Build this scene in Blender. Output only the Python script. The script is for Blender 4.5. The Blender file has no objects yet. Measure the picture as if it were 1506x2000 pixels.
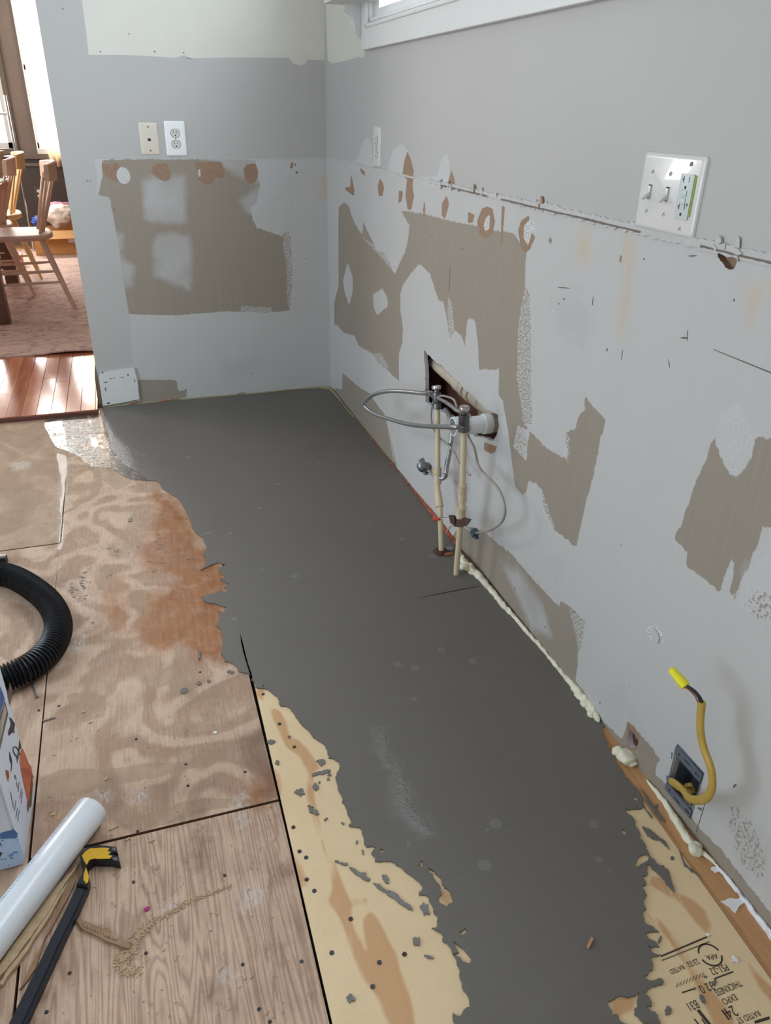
import bpy, bmesh, math, random
import numpy as np
from mathutils import Vector, Matrix, geometry, noise as mnoise

# ------------------------------------------------------------------ camera
S = bpy.context.scene
COL = S.collection
YAW, PITCH, ROLL, FPX = 0.32504085, -0.48510473, 0.01900221, 1484.08734
CAM = np.array([-0.87152541, -3.46139701, 1.19303594])


def cam_rows():
    d = np.array([math.sin(YAW)*math.cos(PITCH), math.cos(YAW)*math.cos(PITCH), math.sin(PITCH)])
    r = np.cross(d, [0, 0, 1]); r /= np.linalg.norm(r)
    u = np.cross(r, d)
    c, s = math.cos(ROLL), math.sin(ROLL)
    return np.array([c*r+s*u, -s*r+c*u, -d])


RM = cam_rows()
cd = bpy.data.cameras.new('camera')
cam = bpy.data.objects.new('camera', cd)
COL.objects.link(cam)
cam.matrix_world = Matrix([[RM[0][i], RM[1][i], RM[2][i], CAM[i]] for i in range(3)] + [[0, 0, 0, 1]])
cd.sensor_fit = 'VERTICAL'
cd.sensor_height = 24.0
cd.lens = FPX/2000*24.0
cd.clip_start = 0.02
S.camera = cam

# ------------------------------------------------------------------ world, lights, exposure
w = bpy.data.worlds.new('sky'); S.world = w
w.use_nodes = True
wb = w.node_tree.nodes['Background']
wb.inputs[0].default_value = (0.76, 0.88, 1.0, 1)
wb.inputs[1].default_value = 5.0
S.view_settings.view_transform = 'Standard'
S.view_settings.look = 'None'
S.view_settings.gamma = 1.0
S.view_settings.use_curve_mapping = False
S.view_settings.exposure = -0.42
S.cycles.use_denoising = True
S.cycles.max_bounces = 8
S.cycles.diffuse_bounces = 5
S.cycles.transparent_max_bounces = 12
S.cycles.caustics_reflective = False
S.cycles.caustics_refractive = False


def area(name, loc, target, sx, sy, power, color):
    l = bpy.data.lights.new(name, 'AREA')
    l.shape = 'RECTANGLE'; l.size = sx; l.size_y = sy
    l.energy = power; l.color = color
    o = bpy.data.objects.new(name, l)
    COL.objects.link(o)
    o.location = loc
    o.rotation_euler = (Vector(target)-Vector(loc)).to_track_quat('-Z', 'Y').to_euler()
    return o


# daylight by the sink and dining windows, plus added lamps out of view
area('added_light_left', (-3.72, -2.3, 1.15), (0, -1.8, 0.9), 2.0, 2.0, 38, (0.60, 0.78, 1.0))  # added lamp, unseen, cool light from the left
area('added_light_behind', (-1.9, -5.12, 1.5), (-0.6, -1.0, 0.4), 1.6, 1.2, 18, (1.0, 0.95, 0.88))  # added lamp, no window built here, neutral light from behind
area('daylight_sink_window', (0.24, -1.55, 1.86), (-1.2, -1.55, 0.75), 1.7, 0.60, 62, (0.78, 0.88, 1.0))
area('daylight_dining_window', (-1.75, 5.05, 1.5), (-1.7, 2.5, 0.5), 2.0, 1.3, 420, (1.0, 0.98, 0.95))
area('added_light_dining', (-4.1, 2.4, 1.5), (-1.4, 2.2, 0.3), 1.8, 1.3, 175, (1.0, 0.97, 0.93))  # added lamp inside the solid side wall, brightens rug and chairs

# ------------------------------------------------------------------ picture point -> point on a real plane


def ray(x, y):
    return np.array([(x-753.0)/FPX, -(y-1000.0)/FPX, -1.0]) @ RM


def at(x, y, axis, val):
    d = ray(x, y)
    t = (val-CAM[axis])/d[axis]
    return CAM+t*d


def F(x, y, z=0.0): return Vector(at(x, y, 2, z))
def RW(x, y, d=0.0): return Vector(at(x, y, 0, d))
def BW(x, y, d=0.0): return Vector(at(x, y, 1, d))


def f2(pts, z=0.0): return [tuple(at(x, y, 2, z)[[0, 1]]) for x, y in pts]
def r2(pts): return [tuple(at(x, y, 0, 0.0)[[1, 2]]) for x, y in pts]
def b2(pts): return [tuple(at(x, y, 1, 0.0)[[0, 2]]) for x, y in pts]


# ------------------------------------------------------------------ materials
def srgb(c):
    return tuple(((v/255)/12.92 if v/255 <= 0.04045 else ((v/255+0.055)/1.055)**2.4) for v in c)+(1.0,)


class NT:
    def __init__(s, name):
        s.m = bpy.data.materials.new(name); s.m.use_nodes = True
        s.t = s.m.node_tree; s.b = s.t.nodes['Principled BSDF']; s.out = s.t.nodes['Material Output']
        s.tc = None

    def n(s, typ, **kw):
        nd = s.t.nodes.new(typ)
        for k, v in kw.items(): setattr(nd, k, v)
        return nd

    def l(s, a, b): s.t.links.new(a, b)

    def pos(s, scale=(1, 1, 1), rot=(0, 0, 0)):
        if s.tc is None: s.tc = s.n('ShaderNodeTexCoord')
        mp = s.n('ShaderNodeMapping')
        mp.inputs['Scale'].default_value = scale
        mp.inputs['Rotation'].default_value = rot
        s.l(s.tc.outputs['Object'], mp.inputs[0])
        return mp.outputs[0]

    def noise(s, scale, detail=2, rough=0.5, vec=None, dist=0.0):
        nd = s.n('ShaderNodeTexNoise')
        nd.inputs['Scale'].default_value = scale
        nd.inputs['Detail'].default_value = detail
        nd.inputs['Roughness'].default_value = rough
        nd.inputs['Distortion'].default_value = dist
        s.l(vec if vec is not None else s.pos(), nd.inputs['Vector'])
        return nd.outputs['Fac']

    def math(s, op, a, b=None, clamp=False):
        nd = s.n('ShaderNodeMath', operation=op); nd.use_clamp = clamp
        for i, v in enumerate((a, b)):
            if v is None: continue
            if isinstance(v, (int, float)): nd.inputs[i].default_value = v
            else: s.l(v, nd.inputs[i])
        return nd.outputs[0]

    def mix(s, fac, a, b):
        nd = s.n('ShaderNodeMix', data_type='RGBA')
        for i, v in ((0, fac), (6, a), (7, b)):
            if isinstance(v, (int, float)): nd.inputs[i].default_value = v
            elif isinstance(v, tuple): nd.inputs[i].default_value = v
            else: s.l(v, nd.inputs[i])
        return nd.outputs[2]

    def ramp(s, fac, stops):
        nd = s.n('ShaderNodeValToRGB')
        el = nd.color_ramp.elements
        while len(el) < len(stops): el.new(0.5)
        for e, (p, c) in zip(el, stops):
            e.position = p; e.color = c
        s.l(fac, nd.inputs[0])
        return nd.outputs[0]

    def attr(s, name):
        nd = s.n('ShaderNodeAttribute'); nd.attribute_name = name
        return nd.outputs['Fac']

    def bump(s, h, strength=0.3, dist=0.002, prev=None):
        nd = s.n('ShaderNodeBump')
        nd.inputs['Strength'].default_value = strength
        nd.inputs['Distance'].default_value = dist
        s.l(h, nd.inputs['Height'])
        if prev is not None: s.l(prev, nd.inputs['Normal'])
        return nd.outputs[0]

    def set(s, key, v):
        i = s.b.inputs[key]
        if isinstance(v, (int, float, tuple)): i.default_value = v
        else: s.l(v, i)

    def mask(s, attr, width=0.001, amp=0.004, scale=90, detail=4, vec=None):
        n1 = s.noise(scale, detail, 0.65, vec)
        v = s.math('ADD', s.attr(attr), s.math('MULTIPLY', s.math('SUBTRACT', n1, 0.5), amp*2))
        return s.math('ADD', s.math('DIVIDE', v, width), 0.5, True)


def flat(name, rgb, rough=0.5, metal=0.0, var=0.06, nscale=30, bump=0.0, bscale=200, spec=None, coat=0):
    t = NT(name)
    c = srgb(rgb)
    lo = tuple(v*(1-var*2) for v in c[:3])+(1,)
    t.set('Base Color', t.mix(t.noise(nscale, 3), lo, tuple(min(1, v*(1+var)) for v in c[:3])+(1,)))
    t.set('Roughness', rough); t.set('Metallic', metal)
    if coat: t.set('Coat Weight', coat)
    if bump: t.set('Normal', t.bump(t.noise(bscale, 3), bump, 0.002))
    return t.m


# ------------------------------------------------------------------ mesh helpers
def link(name, me, mat=None, parent=None, smooth=False):
    o = bpy.data.objects.new(name, me); COL.objects.link(o)
    if mat is not None: me.materials.append(mat)
    if parent is not None: o.parent = parent
    if smooth:
        me.shade_smooth()
    return o


def mk(name, v, f, mat=None, parent=None, smooth=False):
    me = bpy.data.meshes.new(name)
    me.from_pydata([tuple(p) for p in v], [], f); me.update()
    return link(name, me, mat, parent, smooth)


def bm_obj(name, bm, mat=None, parent=None, smooth=False, angle=None):
    bmesh.ops.recalc_face_normals(bm, faces=bm.faces)
    me = bpy.data.meshes.new(name); bm.to_mesh(me); bm.free()
    o = link(name, me, mat, parent, smooth)
    if angle: me.set_sharp_from_angle(angle=math.radians(angle))
    return o


def tag(o, label, cat, group=None, kind=None):
    o['label'] = label; o['category'] = cat
    if group: o['group'] = group
    if kind: o['kind'] = kind
    return o


def thing(name, loc, label, cat, group=None, rz=0.0):
    o = bpy.data.objects.new(name, None); COL.objects.link(o)
    o.empty_display_size = 0.05
    o.location = loc; o.rotation_euler = (0, 0, rz)
    return tag(o, label, cat, group)


def world_child(o, parent):
    """o was built in world coordinates: keep it there under a parent that has a location only / a rotation."""
    bpy.context.view_layer.update()
    o.parent = parent
    o.matrix_parent_inverse = parent.matrix_world.inverted()
    return o


def structure(o):
    o['kind'] = 'structure'; return o


def abox(bm, x0, x1, y0, y1, z0, z1, bev=0.0, seg=2, mtx=None):
    M = Matrix.Translation(((x0+x1)/2, (y0+y1)/2, (z0+z1)/2)) @ Matrix.Diagonal((abs(x1-x0), abs(y1-y0), abs(z1-z0), 1))
    if mtx is not None: M = mtx @ M
    r = bmesh.ops.create_cube(bm, size=1.0, matrix=M)
    if bev:
        es = list({e for v in r['verts'] for e in v.link_edges})
        bmesh.ops.bevel(bm, geom=es, offset=bev, segments=seg, affect='EDGES', profile=0.6)
    return bm


def box(name, x0, x1, y0, y1, z0, z1, mat, parent=None, bev=0.0, smooth=False):
    bm = bmesh.new(); abox(bm, x0, x1, y0, y1, z0, z1, bev)
    return bm_obj(name, bm, mat, parent, smooth)


def smooth_path(pts, n=8):
    P = [Vector(p) for p in pts]
    out = []
    for i in range(len(P)-1):
        p0 = P[max(i-1, 0)]; p1 = P[i]; p2 = P[i+1]; p3 = P[min(i+2, len(P)-1)]
        for k in range(n):
            t = k/n
            out.append(0.5*((2*p1)+(p2-p0)*t+(2*p0-5*p1+4*p2-p3)*t*t+(3*p1-p0-3*p2+p3)*t**3))
    out.append(P[-1])
    return out


def resample(P, step):
    d = [0]
    for a, b in zip(P, P[1:]): d.append(d[-1]+(b-a).length)
    n = max(2, int(d[-1]/step)); out = []; j = 0
    for i in range(n+1):
        s = d[-1]*i/n
        while j < len(d)-2 and d[j+1] < s: j += 1
        t = (s-d[j])/max(1e-9, d[j+1]-d[j])
        out.append(P[j].lerp(P[j+1], min(1, max(0, t))))
    return out


def tube_geo(P, r, seg=12, cap=True, flat_=1.0, inner=None):
    P = [Vector(p) for p in P]
    n = len(P)
    rr = r if callable(r) else (lambda i, a: r[i] if isinstance(r, (list, tuple)) else r)
    T = [(P[min(i+1, n-1)]-P[max(i-1, 0)]).normalized() for i in range(n)]
    up = Vector((0, 0, 1)) if abs(T[0].z) < 0.9 else Vector((0, 1, 0))
    N = (up-T[0]*up.dot(T[0])).normalized()
    V = []; Fc = []
    for i in range(n):
        if i:
            ax = T[i-1].cross(T[i])
            if ax.length > 1e-7:
                N = Matrix.Rotation(T[i-1].angle(T[i]), 3, ax) @ N
        B = T[i].cross(N)
        for k in range(seg):
            a = 2*math.pi*k/seg
            q = rr(i, a)
            V.append(P[i]+N*(math.cos(a)*q)+B*(math.sin(a)*q*flat_))
    for i in range(n-1):
        for k in range(seg):
            k2 = (k+1) % seg
            Fc.append((i*seg+k, i*seg+k2, (i+1)*seg+k2, (i+1)*seg+k))
    if cap:
        Fc.append(tuple(range(seg))[::-1]); Fc.append(tuple(range((n-1)*seg, n*seg)))
    return V, Fc


def tube(name, P, r, mat, parent=None, seg=12, cap=True, flat_=1.0):
    v, f = tube_geo(P, r, seg, cap, flat_)
    o = mk(name, v, f, mat, parent, True)
    o.data.set_sharp_from_angle(angle=math.radians(45))
    return o


def pipe(name, A, B, r, mat, parent=None, wall=0.003, seg=28):
    """hollow straight pipe with open ends"""
    A = Vector(A); B = Vector(B)
    d = (B-A).normalized(); up = Vector((0, 0, 1)) if abs(d.z) < 0.9 else Vector((1, 0, 0))
    N = (up-d*up.dot(d)).normalized(); Bn = d.cross(N)
    V = []; Fc = []
    rings = [(A, r-wall), (A, r-wall*0.3), (A+d*wall*0.4, r), (B-d*wall*0.4, r), (B, r-wall*0.3), (B, r-wall)]
    for c, q in rings:
        for k in range(seg):
            a = 2*math.pi*k/seg
            V.append(c+N*math.cos(a)*q+Bn*math.sin(a)*q)
    m = len(rings)
    for i in range(m):
        j = (i+1) % m
        for k in range(seg):
            k2 = (k+1) % seg
            Fc.append((i*seg+k, i*seg+k2, j*seg+k2, j*seg+k))
    o = mk(name, V, Fc, mat, parent, True)
    o.data.set_sharp_from_angle(angle=math.radians(50))
    return o


def lathe(name, A, B, prof, mat, parent=None, seg=20, smooth=True):
    """prof: (t along A->B in metres from A, radius)"""
    A = Vector(A); d = (Vector(B)-A).normalized()
    up = Vector((0, 0, 1)) if abs(d.z) < 0.9 else Vector((1, 0, 0))
    N = (up-d*up.dot(d)).normalized(); Bn = d.cross(N)
    V = []; Fc = []
    for t, q in prof:
        for k in range(seg):
            a = 2*math.pi*k/seg
            V.append(A+d*t+N*math.cos(a)*q+Bn*math.sin(a)*q)
    for i in range(len(prof)-1):
        for k in range(seg):
            k2 = (k+1) % seg
            Fc.append((i*seg+k, i*seg+k2, (i+1)*seg+k2, (i+1)*seg+k))
    Fc.append(tuple(range(seg))[::-1]); Fc.append(tuple(range((len(prof)-1)*seg, len(prof)*seg)))
    o = mk(name, V, Fc, mat, parent, smooth)
    if smooth: o.data.set_sharp_from_angle(angle=math.radians(35))
    return o


def ragged(pts, amp, seed=0, it=3, minlen=0.004):
    rnd = random.Random(seed)
    P = [tuple(p) for p in pts]
    for _ in range(it):
        Q = []
        for i in range(len(P)):
            a = P[i]; b = P[(i+1) % len(P)]
            Q.append(a)
            L = math.hypot(b[0]-a[0], b[1]-a[1])
            if L > minlen:
                k = rnd.uniform(-1, 1)*min(amp, L*0.28)
                nx, ny = -(b[1]-a[1])/L, (b[0]-a[0])/L
                Q.append(((a[0]+b[0])/2+nx*k, (a[1]+b[1])/2+ny*k))
        P = Q; amp *= 0.62
    return P


PL = {  # plane name -> (u, v, height) to world
    'F': lambda u, v, h: (u, v, h),
    'R': lambda u, v, h: (-h, u, v),
    'B': lambda u, v, h: (u, -h, v),
}


def slab(name, pts, plane, h0, h1, mat, parent=None, inset=0.0):
    """polygon in plane coordinates made into a slab from height h0 to h1"""
    g = PL[plane]
    tri = geometry.tessellate_polygon([[Vector((p[0], p[1], 0)) for p in pts]])
    n = len(pts)
    V = [g(p[0], p[1], h1) for p in pts]+[g(p[0], p[1], h0) for p in pts]
    Fc = [tuple(t) for t in tri]+[(i, (i+1) % n, n+(i+1) % n, n+i) for i in range(n)]
    bm = bmesh.new()
    vs = [bm.verts.new(p) for p in V]
    for f in Fc:
        try: bm.faces.new([vs[i] for i in f])
        except ValueError: pass
    return bm_obj(name, bm, mat, parent)


def ell(cx, cy, rx, ry, ang=0.0, n=12, seed=None, jit=0.25):
    rnd = random.Random(seed if seed is not None else 1)
    out = []
    for k in range(n):
        a = 2*math.pi*k/n
        q = 1+(rnd.uniform(-jit, jit) if seed is not None else 0)
        x, y = math.cos(a)*rx*q, math.sin(a)*ry*q
        out.append((cx+x*math.cos(ang)-y*math.sin(ang), cy+x*math.sin(ang)+y*math.cos(ang)))
    return out


# ------------------------------------------------------------------ signed distances (positive inside), numpy
FAR = -0.06


def inside(Pt, poly):
    x, y = Pt[:, 0], Pt[:, 1]
    c = np.zeros(len(Pt), bool)
    n = len(poly)
    for i in range(n):
        x0, y0 = poly[i]; x1, y1 = poly[(i+1) % n]
        if y0 == y1: continue
        m = ((y0 > y) != (y1 > y)) & (x < (x1-x0)*(y-y0)/(y1-y0)+x0)
        c ^= m
    return c


def sdf1(Pt, poly):
    poly = np.asarray(poly, float)
    out = np.full(len(Pt), FAR)
    lo = poly.min(0)+FAR; hi = poly.max(0)-FAR
    sel = np.where((Pt[:, 0] > lo[0]) & (Pt[:, 0] < hi[0]) & (Pt[:, 1] > lo[1]) & (Pt[:, 1] < hi[1]))[0]
    if len(sel) == 0: return out
    Q = Pt[sel]
    d = np.full(len(Q), 9.0)
    n = len(poly)
    for i in range(n):
        a = poly[i]; b = poly[(i+1) % n]; e = b-a
        L = max(1e-12, e@e)
        t = np.clip(((Q-a)@e)/L, 0, 1)
        d = np.minimum(d, ((Q-a-t[:, None]*e)**2).sum(1))
    d = np.sqrt(d)
    out[sel] = np.where(inside(Q, poly), d, np.maximum(-d, FAR))
    return out


def union(Pt, polys):
    o = np.full(len(Pt), FAR)
    for p in polys: o = np.maximum(o, sdf1(Pt, p))
    return o


def seg_sdf(Pt, a, b, r):
    a = np.array(a, float); b = np.array(b, float); e = b-a
    t = np.clip(((Pt-a)@e)/max(1e-12, e@e), 0, 1)
    return np.maximum(r-np.sqrt(((Pt-a-t[:, None]*e)**2).sum(1)), FAR)


def put(me, name, arr):
    a = me.attributes.new(name, 'FLOAT', 'POINT')
    a.data.foreach_set('value', np.ascontiguousarray(arr, dtype=np.float32))


def grid_wall(name, plane, u0, u1, v0, v1, step, holes, mat, lining=None, depth=0.013):
    """fine rectangular sheet with polygonal holes whose rims follow the outline exactly"""
    nu = int(round((u1-u0)/step)); nv = int(round((v1-v0)/step))
    U, Vv = np.meshgrid(np.linspace(u0, u1, nu+1), np.linspace(v0, v1, nv+1), indexing='ij')
    Pt = np.stack([U.ravel(), Vv.ravel()], 1)
    idx = np.arange((nu+1)*(nv+1)).reshape(nu+1, nv+1)
    Q = np.stack([idx[:-1, :-1].ravel(), idx[1:, :-1].ravel(), idx[1:, 1:].ravel(), idx[:-1, 1:].ravel()], 1)
    for h in holes:
        h = np.asarray(h, float)
        best = np.full(len(Pt), 9.0); bp = Pt.copy()
        for i in range(len(h)):
            a = h[i]; b = h[(i+1) % len(h)]; e = b-a
            t = np.clip(((Pt-a)@e)/max(1e-12, e@e), 0, 1)
            c = a+t[:, None]*e
            dd = ((Pt-c)**2).sum(1)
            m = dd < best
            best[m] = dd[m]; bp[m] = c[m]
        near = best < (0.72*step)**2
        Pt[near] = bp[near]
        cen = Pt[Q].mean(1)
        Q = Q[~inside(cen, h)]
    g = PL[plane]
    V = np.zeros((len(Pt), 3))
    if plane == 'R': V[:, 1] = Pt[:, 0]; V[:, 2] = Pt[:, 1]
    elif plane == 'B': V[:, 0] = Pt[:, 0]; V[:, 2] = Pt[:, 1]
    else: V[:, 0] = Pt[:, 0]; V[:, 1] = Pt[:, 1]
    if plane == 'R': Q = Q[:, ::-1]
    me = bpy.data.meshes.new(name)
    me.vertices.add(len(V)); me.vertices.foreach_set('co', V.ravel())
    me.loops.add(Q.size); me.polygons.add(len(Q))
    me.loops.foreach_set('vertex_index', Q.ravel().astype(np.int32))
    me.polygons.foreach_set('loop_start', np.arange(0, Q.size, 4, dtype=np.int32))
    me.update(calc_edges=True); me.validate()
    o = link(name, me, mat)
    return o, Pt


def rim(name, poly, plane, h0, h1, mat, parent=None):
    g = PL[plane]; n = len(poly)
    V = [g(p[0], p[1], h0) for p in poly]+[g(p[0], p[1], h1) for p in poly]
    return mk(name, V, [(i, (i+1) % n, n+(i+1) % n, n+i) for i in range(n)], mat, parent)

# ------------------------------------------------------------------ the walls: materials
C_GREY = (178, 176, 171)
C_WHITE = (207, 207, 205)
C_TAUPE = (162, 150, 135)
C_KRAFT = (170, 136, 110)


def wall_mat():
    t = NT('stripped_drywall')
    # bare white base with faint vertical roller / drip streaks
    st = t.noise(1.0, 4, 0.6, t.pos((60, 60, 2.2)))
    cl = t.noise(5, 3)
    base = t.mix(st, srgb((185, 184, 181)), srgb((192, 191, 188)))
    base = t.mix(t.math('MULTIPLY', cl, 0.35), base, srgb((184, 179, 170)))
    # old taupe paint with fine vertical streaks
    tp = t.mix(t.noise(1.0, 4, 0.6, t.pos((150, 150, 3))), srgb((140, 130, 116)), srgb((156, 146, 131)))
    m = t.mask('taupe', 0.0012, 0.011, 70, 8, t.pos((1, 1, .4)))
    c = t.mix(m, base, tp)
    # veiled joint compound, thin and cloudy over the taupe
    sv = t.math('MULTIPLY', t.mask('veil', 0.030, 0.016, 22, 3), t.math('ADD', t.math('MULTIPLY', t.noise(9, 3), 0.9), 0.10), True)
    c = t.mix(sv, c, srgb((190, 190, 190)))
    # speckled remains, half white half taupe
    fine = t.noise(210, 3, 0.6)
    sp = t.math('ADD', t.math('DIVIDE', t.math('ADD', t.attr('speck'), t.math('MULTIPLY', t.math('SUBTRACT', fine, 0.49), 0.16)), 0.006), 0.5, True)
    gate = t.mask('speck', 0.004, 0.012, 60, 3)
    spk = t.math('MULTIPLY', gate, t.math('GREATER_THAN', fine, 0.505))
    c = t.mix(spk, c, srgb((194, 193, 190)))
    spt = t.math('MULTIPLY', t.mask('stipple', 0.004, 0.014, 45, 3), t.math('GREATER_THAN', t.noise(150, 4, 0.65), 0.535))
    c = t.mix(spt, c, srgb((150, 140, 127)))
    # grey finish paint
    gp = t.mix(t.noise(3, 2), srgb((176, 174, 169)), srgb((182, 180, 176)))
    mg = t.mask('grey', 0.0008, 0.0015, 60, 4)
    c = t.mix(mg, c, gp)
    # cream primer patch high up
    c = t.mix(t.mask('cream', 0.0008, 0.001, 60, 3), c, t.mix(t.noise(9, 3), srgb((206, 203, 190)), srgb((212, 210, 199))))
    # white compound showing through
    c = t.mix(t.mask('white', 0.0015, 0.002, 90, 4), c, srgb((192, 192, 190)))
    # torn brown paper
    kp = t.mix(t.noise(60, 4), srgb((134, 107, 86)), srgb((160, 134, 110)))
    c = t.mix(t.mask('kraft', 0.0008, 0.003, 130, 4), c, kp)
    # white plaster dabs with a grainy face
    gy = t.mix(t.math('GREATER_THAN', t.noise(330, 2), 0.47), srgb((160, 154, 146)), srgb((212, 212, 210)))
    c = t.mix(t.mask('gypsum', 0.0008, 0.002, 130, 4), c, gy)
    # yellow rust drips
    rs = t.math('MULTIPLY', t.mask('rust', 0.03, 0.03, 25, 5, t.pos((1, 1, .35))), 0.35)
    c = t.mix(rs, c, srgb((196, 168, 118)))
    # grime smudges
    dk = t.math('MULTIPLY', t.mask('smudge', 0.04, 0.05, 30, 5), 0.10)
    c = t.mix(dk, c, srgb((105, 104, 108)))
    t.set('Base Color', c)
    t.set('Roughness', t.math('SUBTRACT', 0.62, t.math('MULTIPLY', mg, 0.17)))
    t.set('Specular IOR Level', 0.35)
    h = t.math('ADD', t.math('MULTIPLY', m, -0.5), t.math('MULTIPLY', t.noise(160, 3), 0.15))
    h = t.math('ADD', h, t.math('MULTIPLY', t.mask('kraft', 0.0012, 0.003, 130, 4), -0.9))
    h = t.math('ADD', h, t.math('MULTIPLY', mg, 0.5))
    h = t.math('ADD', h, t.math('MULTIPLY', spk, 0.4))
    h = t.math('ADD', h, t.math('MULTIPLY', t.noise(6, 2), 0.8))
    t.set('Normal', t.bump(h, 0.32, 0.0014))
    return t.m


M_WALL = wall_mat()
M_GREY = flat('grey_wall_paint', C_GREY, 0.5, var=0.02, nscale=4)
M_CEIL = flat('ceiling_white', (225, 225, 222), 0.8, var=0.01)
M_TRIM = flat('white_trim_paint', (214, 214, 210), 0.35, var=0.02)
M_GYP = flat('gypsum_core', (196, 192, 200), 0.9, bump=0.4)
M_KRAFT = flat('torn_kraft_paper', (150, 124, 102), 0.9, bump=0.5, bscale=300)
M_PAPER = flat('torn_white_paper', (192, 190, 185), 0.85, bump=0.4, bscale=300)
M_DARK = flat('dark_gap', (26, 23, 21), 0.95)
M_REDWOOD = flat('dark_red_timber', (92, 50, 38), 0.8, var=0.15, nscale=60, bump=0.4)
M_STUD = flat('stud_timber', (150, 122, 96), 0.75, var=0.12, nscale=50, bump=0.3)
M_FOAM = flat('cream_spray_foam', (226, 222, 198), 0.6, var=0.05, nscale=40, bump=0.5, bscale=180)
M_ORANGE = flat('orange_fire_foam', (184, 104, 78), 0.85, var=0.2, nscale=120, bump=0.8, bscale=400)
M_OLDFOAM = flat('yellowed_foam', (162, 154, 116), 0.85, var=0.2, nscale=120, bump=0.8, bscale=400)

ZL = 1.016   # top of the old backsplash

# ---- right wall pattern, traced as closed outlines on the wall plane
R_TAUPE = [
    [(782, 411), (830, 418), (880, 432), (925, 440), (960, 450), (1005, 455), (1018, 480), (1027, 492), (1026, 560), (1036, 575), (1037, 734),
     (1040, 828), (1020, 826), (1067, 875), (1109, 899), (1104, 845), (1124, 835), (1131, 811), (1141, 801), (1144, 774), (1168, 805), (1183, 818),
     (1158, 929), (1134, 1030), (1126, 1068), (1081, 1033), (1060, 986), (1060, 956), (1047, 944), (1032, 939), (1028, 964), (1020, 966), (1006, 950),
     (999, 892), (993, 844), (986, 809), (983, 784), (974, 771), (975, 739), (974, 720), (964, 723), (945, 720), (937, 723), (935, 698), (932, 659),
     (929, 627), (920, 621), (913, 623), (908, 675), (900, 655), (890, 645), (880, 662), (877, 653), (872, 615), (865, 589), (857, 586), (849, 564), (840, 535),
     (825, 520), (818, 516), (802, 535), (787, 557), (782, 573), (782, 605), (787, 640), (786, 669), (779, 691), (779, 745), (760, 726), (738, 707),
     (728, 691), (700, 675), (693, 656), (671, 650), (660, 636), (653, 634), (653, 589), (661, 560), (661, 405), (672, 395), (681, 402), (690, 430),
     (700, 448), (707, 458), (710, 433), (718, 452), (727, 470), (735, 490), (748, 492), (762, 515), (770, 535), (780, 515), (790, 495), (797, 470), (800, 440)],
    [(669, 728), (683, 740), (700, 755), (722, 768), (732, 784), (751, 809), (757, 831), (762, 851), (773, 895), (776, 921), (800, 950), (700, 835), (660, 785), (651, 762), (657, 758), (668, 762)],
    [(1402, 838), (1391, 865), (1360, 942), (1336, 1006), (1318, 1050), (1343, 1080), (1339, 1104), (1370, 1127), (1408, 1157), (1427, 1090), (1437, 1100),
     (1427, 1151), (1435, 1181), (1440, 1151), (1454, 1117), (1461, 1115), (1470, 1083), (1484, 1057), (1491, 1030), (1540, 1026), (1540, 858), (1474, 855),
     (1467, 892), (1444, 932), (1427, 929), (1410, 899), (1400, 872)],
    [(948, 1040), (975, 1064), (999, 1082), (1036, 1125), (1062, 1154), (1084, 1178), (1093, 1183), (1094, 1173), (1116, 1186), (1143, 1215), (1137, 1252),
     (1130, 1274), (1129, 1295), (1124, 1327), (1142, 1353), (1177, 1407), (1214, 1444), (1216, 1480), (1116, 1345), (1009, 1212), (903, 1082), (880, 1050), (900, 1028), (925, 1030)],
    [(1215, 1441), (1225, 1410), (1236, 1420), (1254, 1439), (1275, 1462), (1288, 1483), (1280, 1498), (1280, 1514), (1306, 1535), (1316, 1556), (1348, 1592),
     (1371, 1623), (1410, 1660), (1436, 1696), (1475, 1745), (1530, 1815), (1560, 1920), (1485, 1810), (1420, 1727), (1374, 1670), (1311, 1584), (1264, 1529), (1205, 1465)],
]
R_HOLE = [
    [(679, 513), (689, 541), (689, 570), (682, 596), (673, 570), (670, 548)],
    [(728, 576), (747, 564), (757, 583), (757, 599), (736, 616), (730, 599)],
    [(1010, 831), (1034, 841), (1027, 899), (1003, 872)],
]
R_SPECK = [
    [(1026, 560), (1038, 575), (1037, 734), (1042, 828), (1022, 824), (1010, 740), (1012, 643), (1018, 596)],
    [(875, 575), (884, 600), (888, 650), (880, 665), (874, 620)],
    [(700, 455), (742, 500), (772, 535), (782, 512), (762, 505)],
    [(1403, 812), (1440, 790), (1475, 850), (1465, 900), (1440, 935), (1425, 925), (1400, 870)],
    [(1104, 845), (1112, 850), (1110, 902), (1100, 886)],
    [(1060, 960), (1068, 985), (1084, 1030), (1074, 1035), (1056, 990)],
    [(1112, 1190), (1143, 1215), (1137, 1252), (1130, 1278), (1126, 1250), (1118, 1215)],
    [(757, 835), (770, 850), (778, 905), (768, 900)],
    [(728, 690), (745, 690), (762, 722), (745, 715)],
    [(1455, 1120), (1540, 1050), (1540, 1240), (1480, 1205), (1440, 1180)],
]
R_STIP = [
    [(1423, 1579), (1440, 1572), (1470, 1610), (1496, 1680), (1490, 1720), (1450, 1690), (1430, 1640)],
    [(1455, 1180), (1480, 1160), (1540, 1155), (1540, 1225), (1475, 1205)],
    [(1003, 830), (1020, 836), (1030, 850), (1026, 896), (1010, 880)],
]
R_WHITE = [
    [(681, 330), (684, 318), (699, 307), (704, 290), (709, 276), (718, 266), (724, 276), (728, 313), (731, 335)],
    [(756, 342), (760, 320), (762, 310), (770, 289), (785, 281), (796, 292), (803, 313), (806, 350)],
    [(806, 352), (809, 345), (830, 346), (854, 345), (860, 316), (869, 301), (876, 305), (878, 343), (880, 370), (840, 364)],
]
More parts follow.
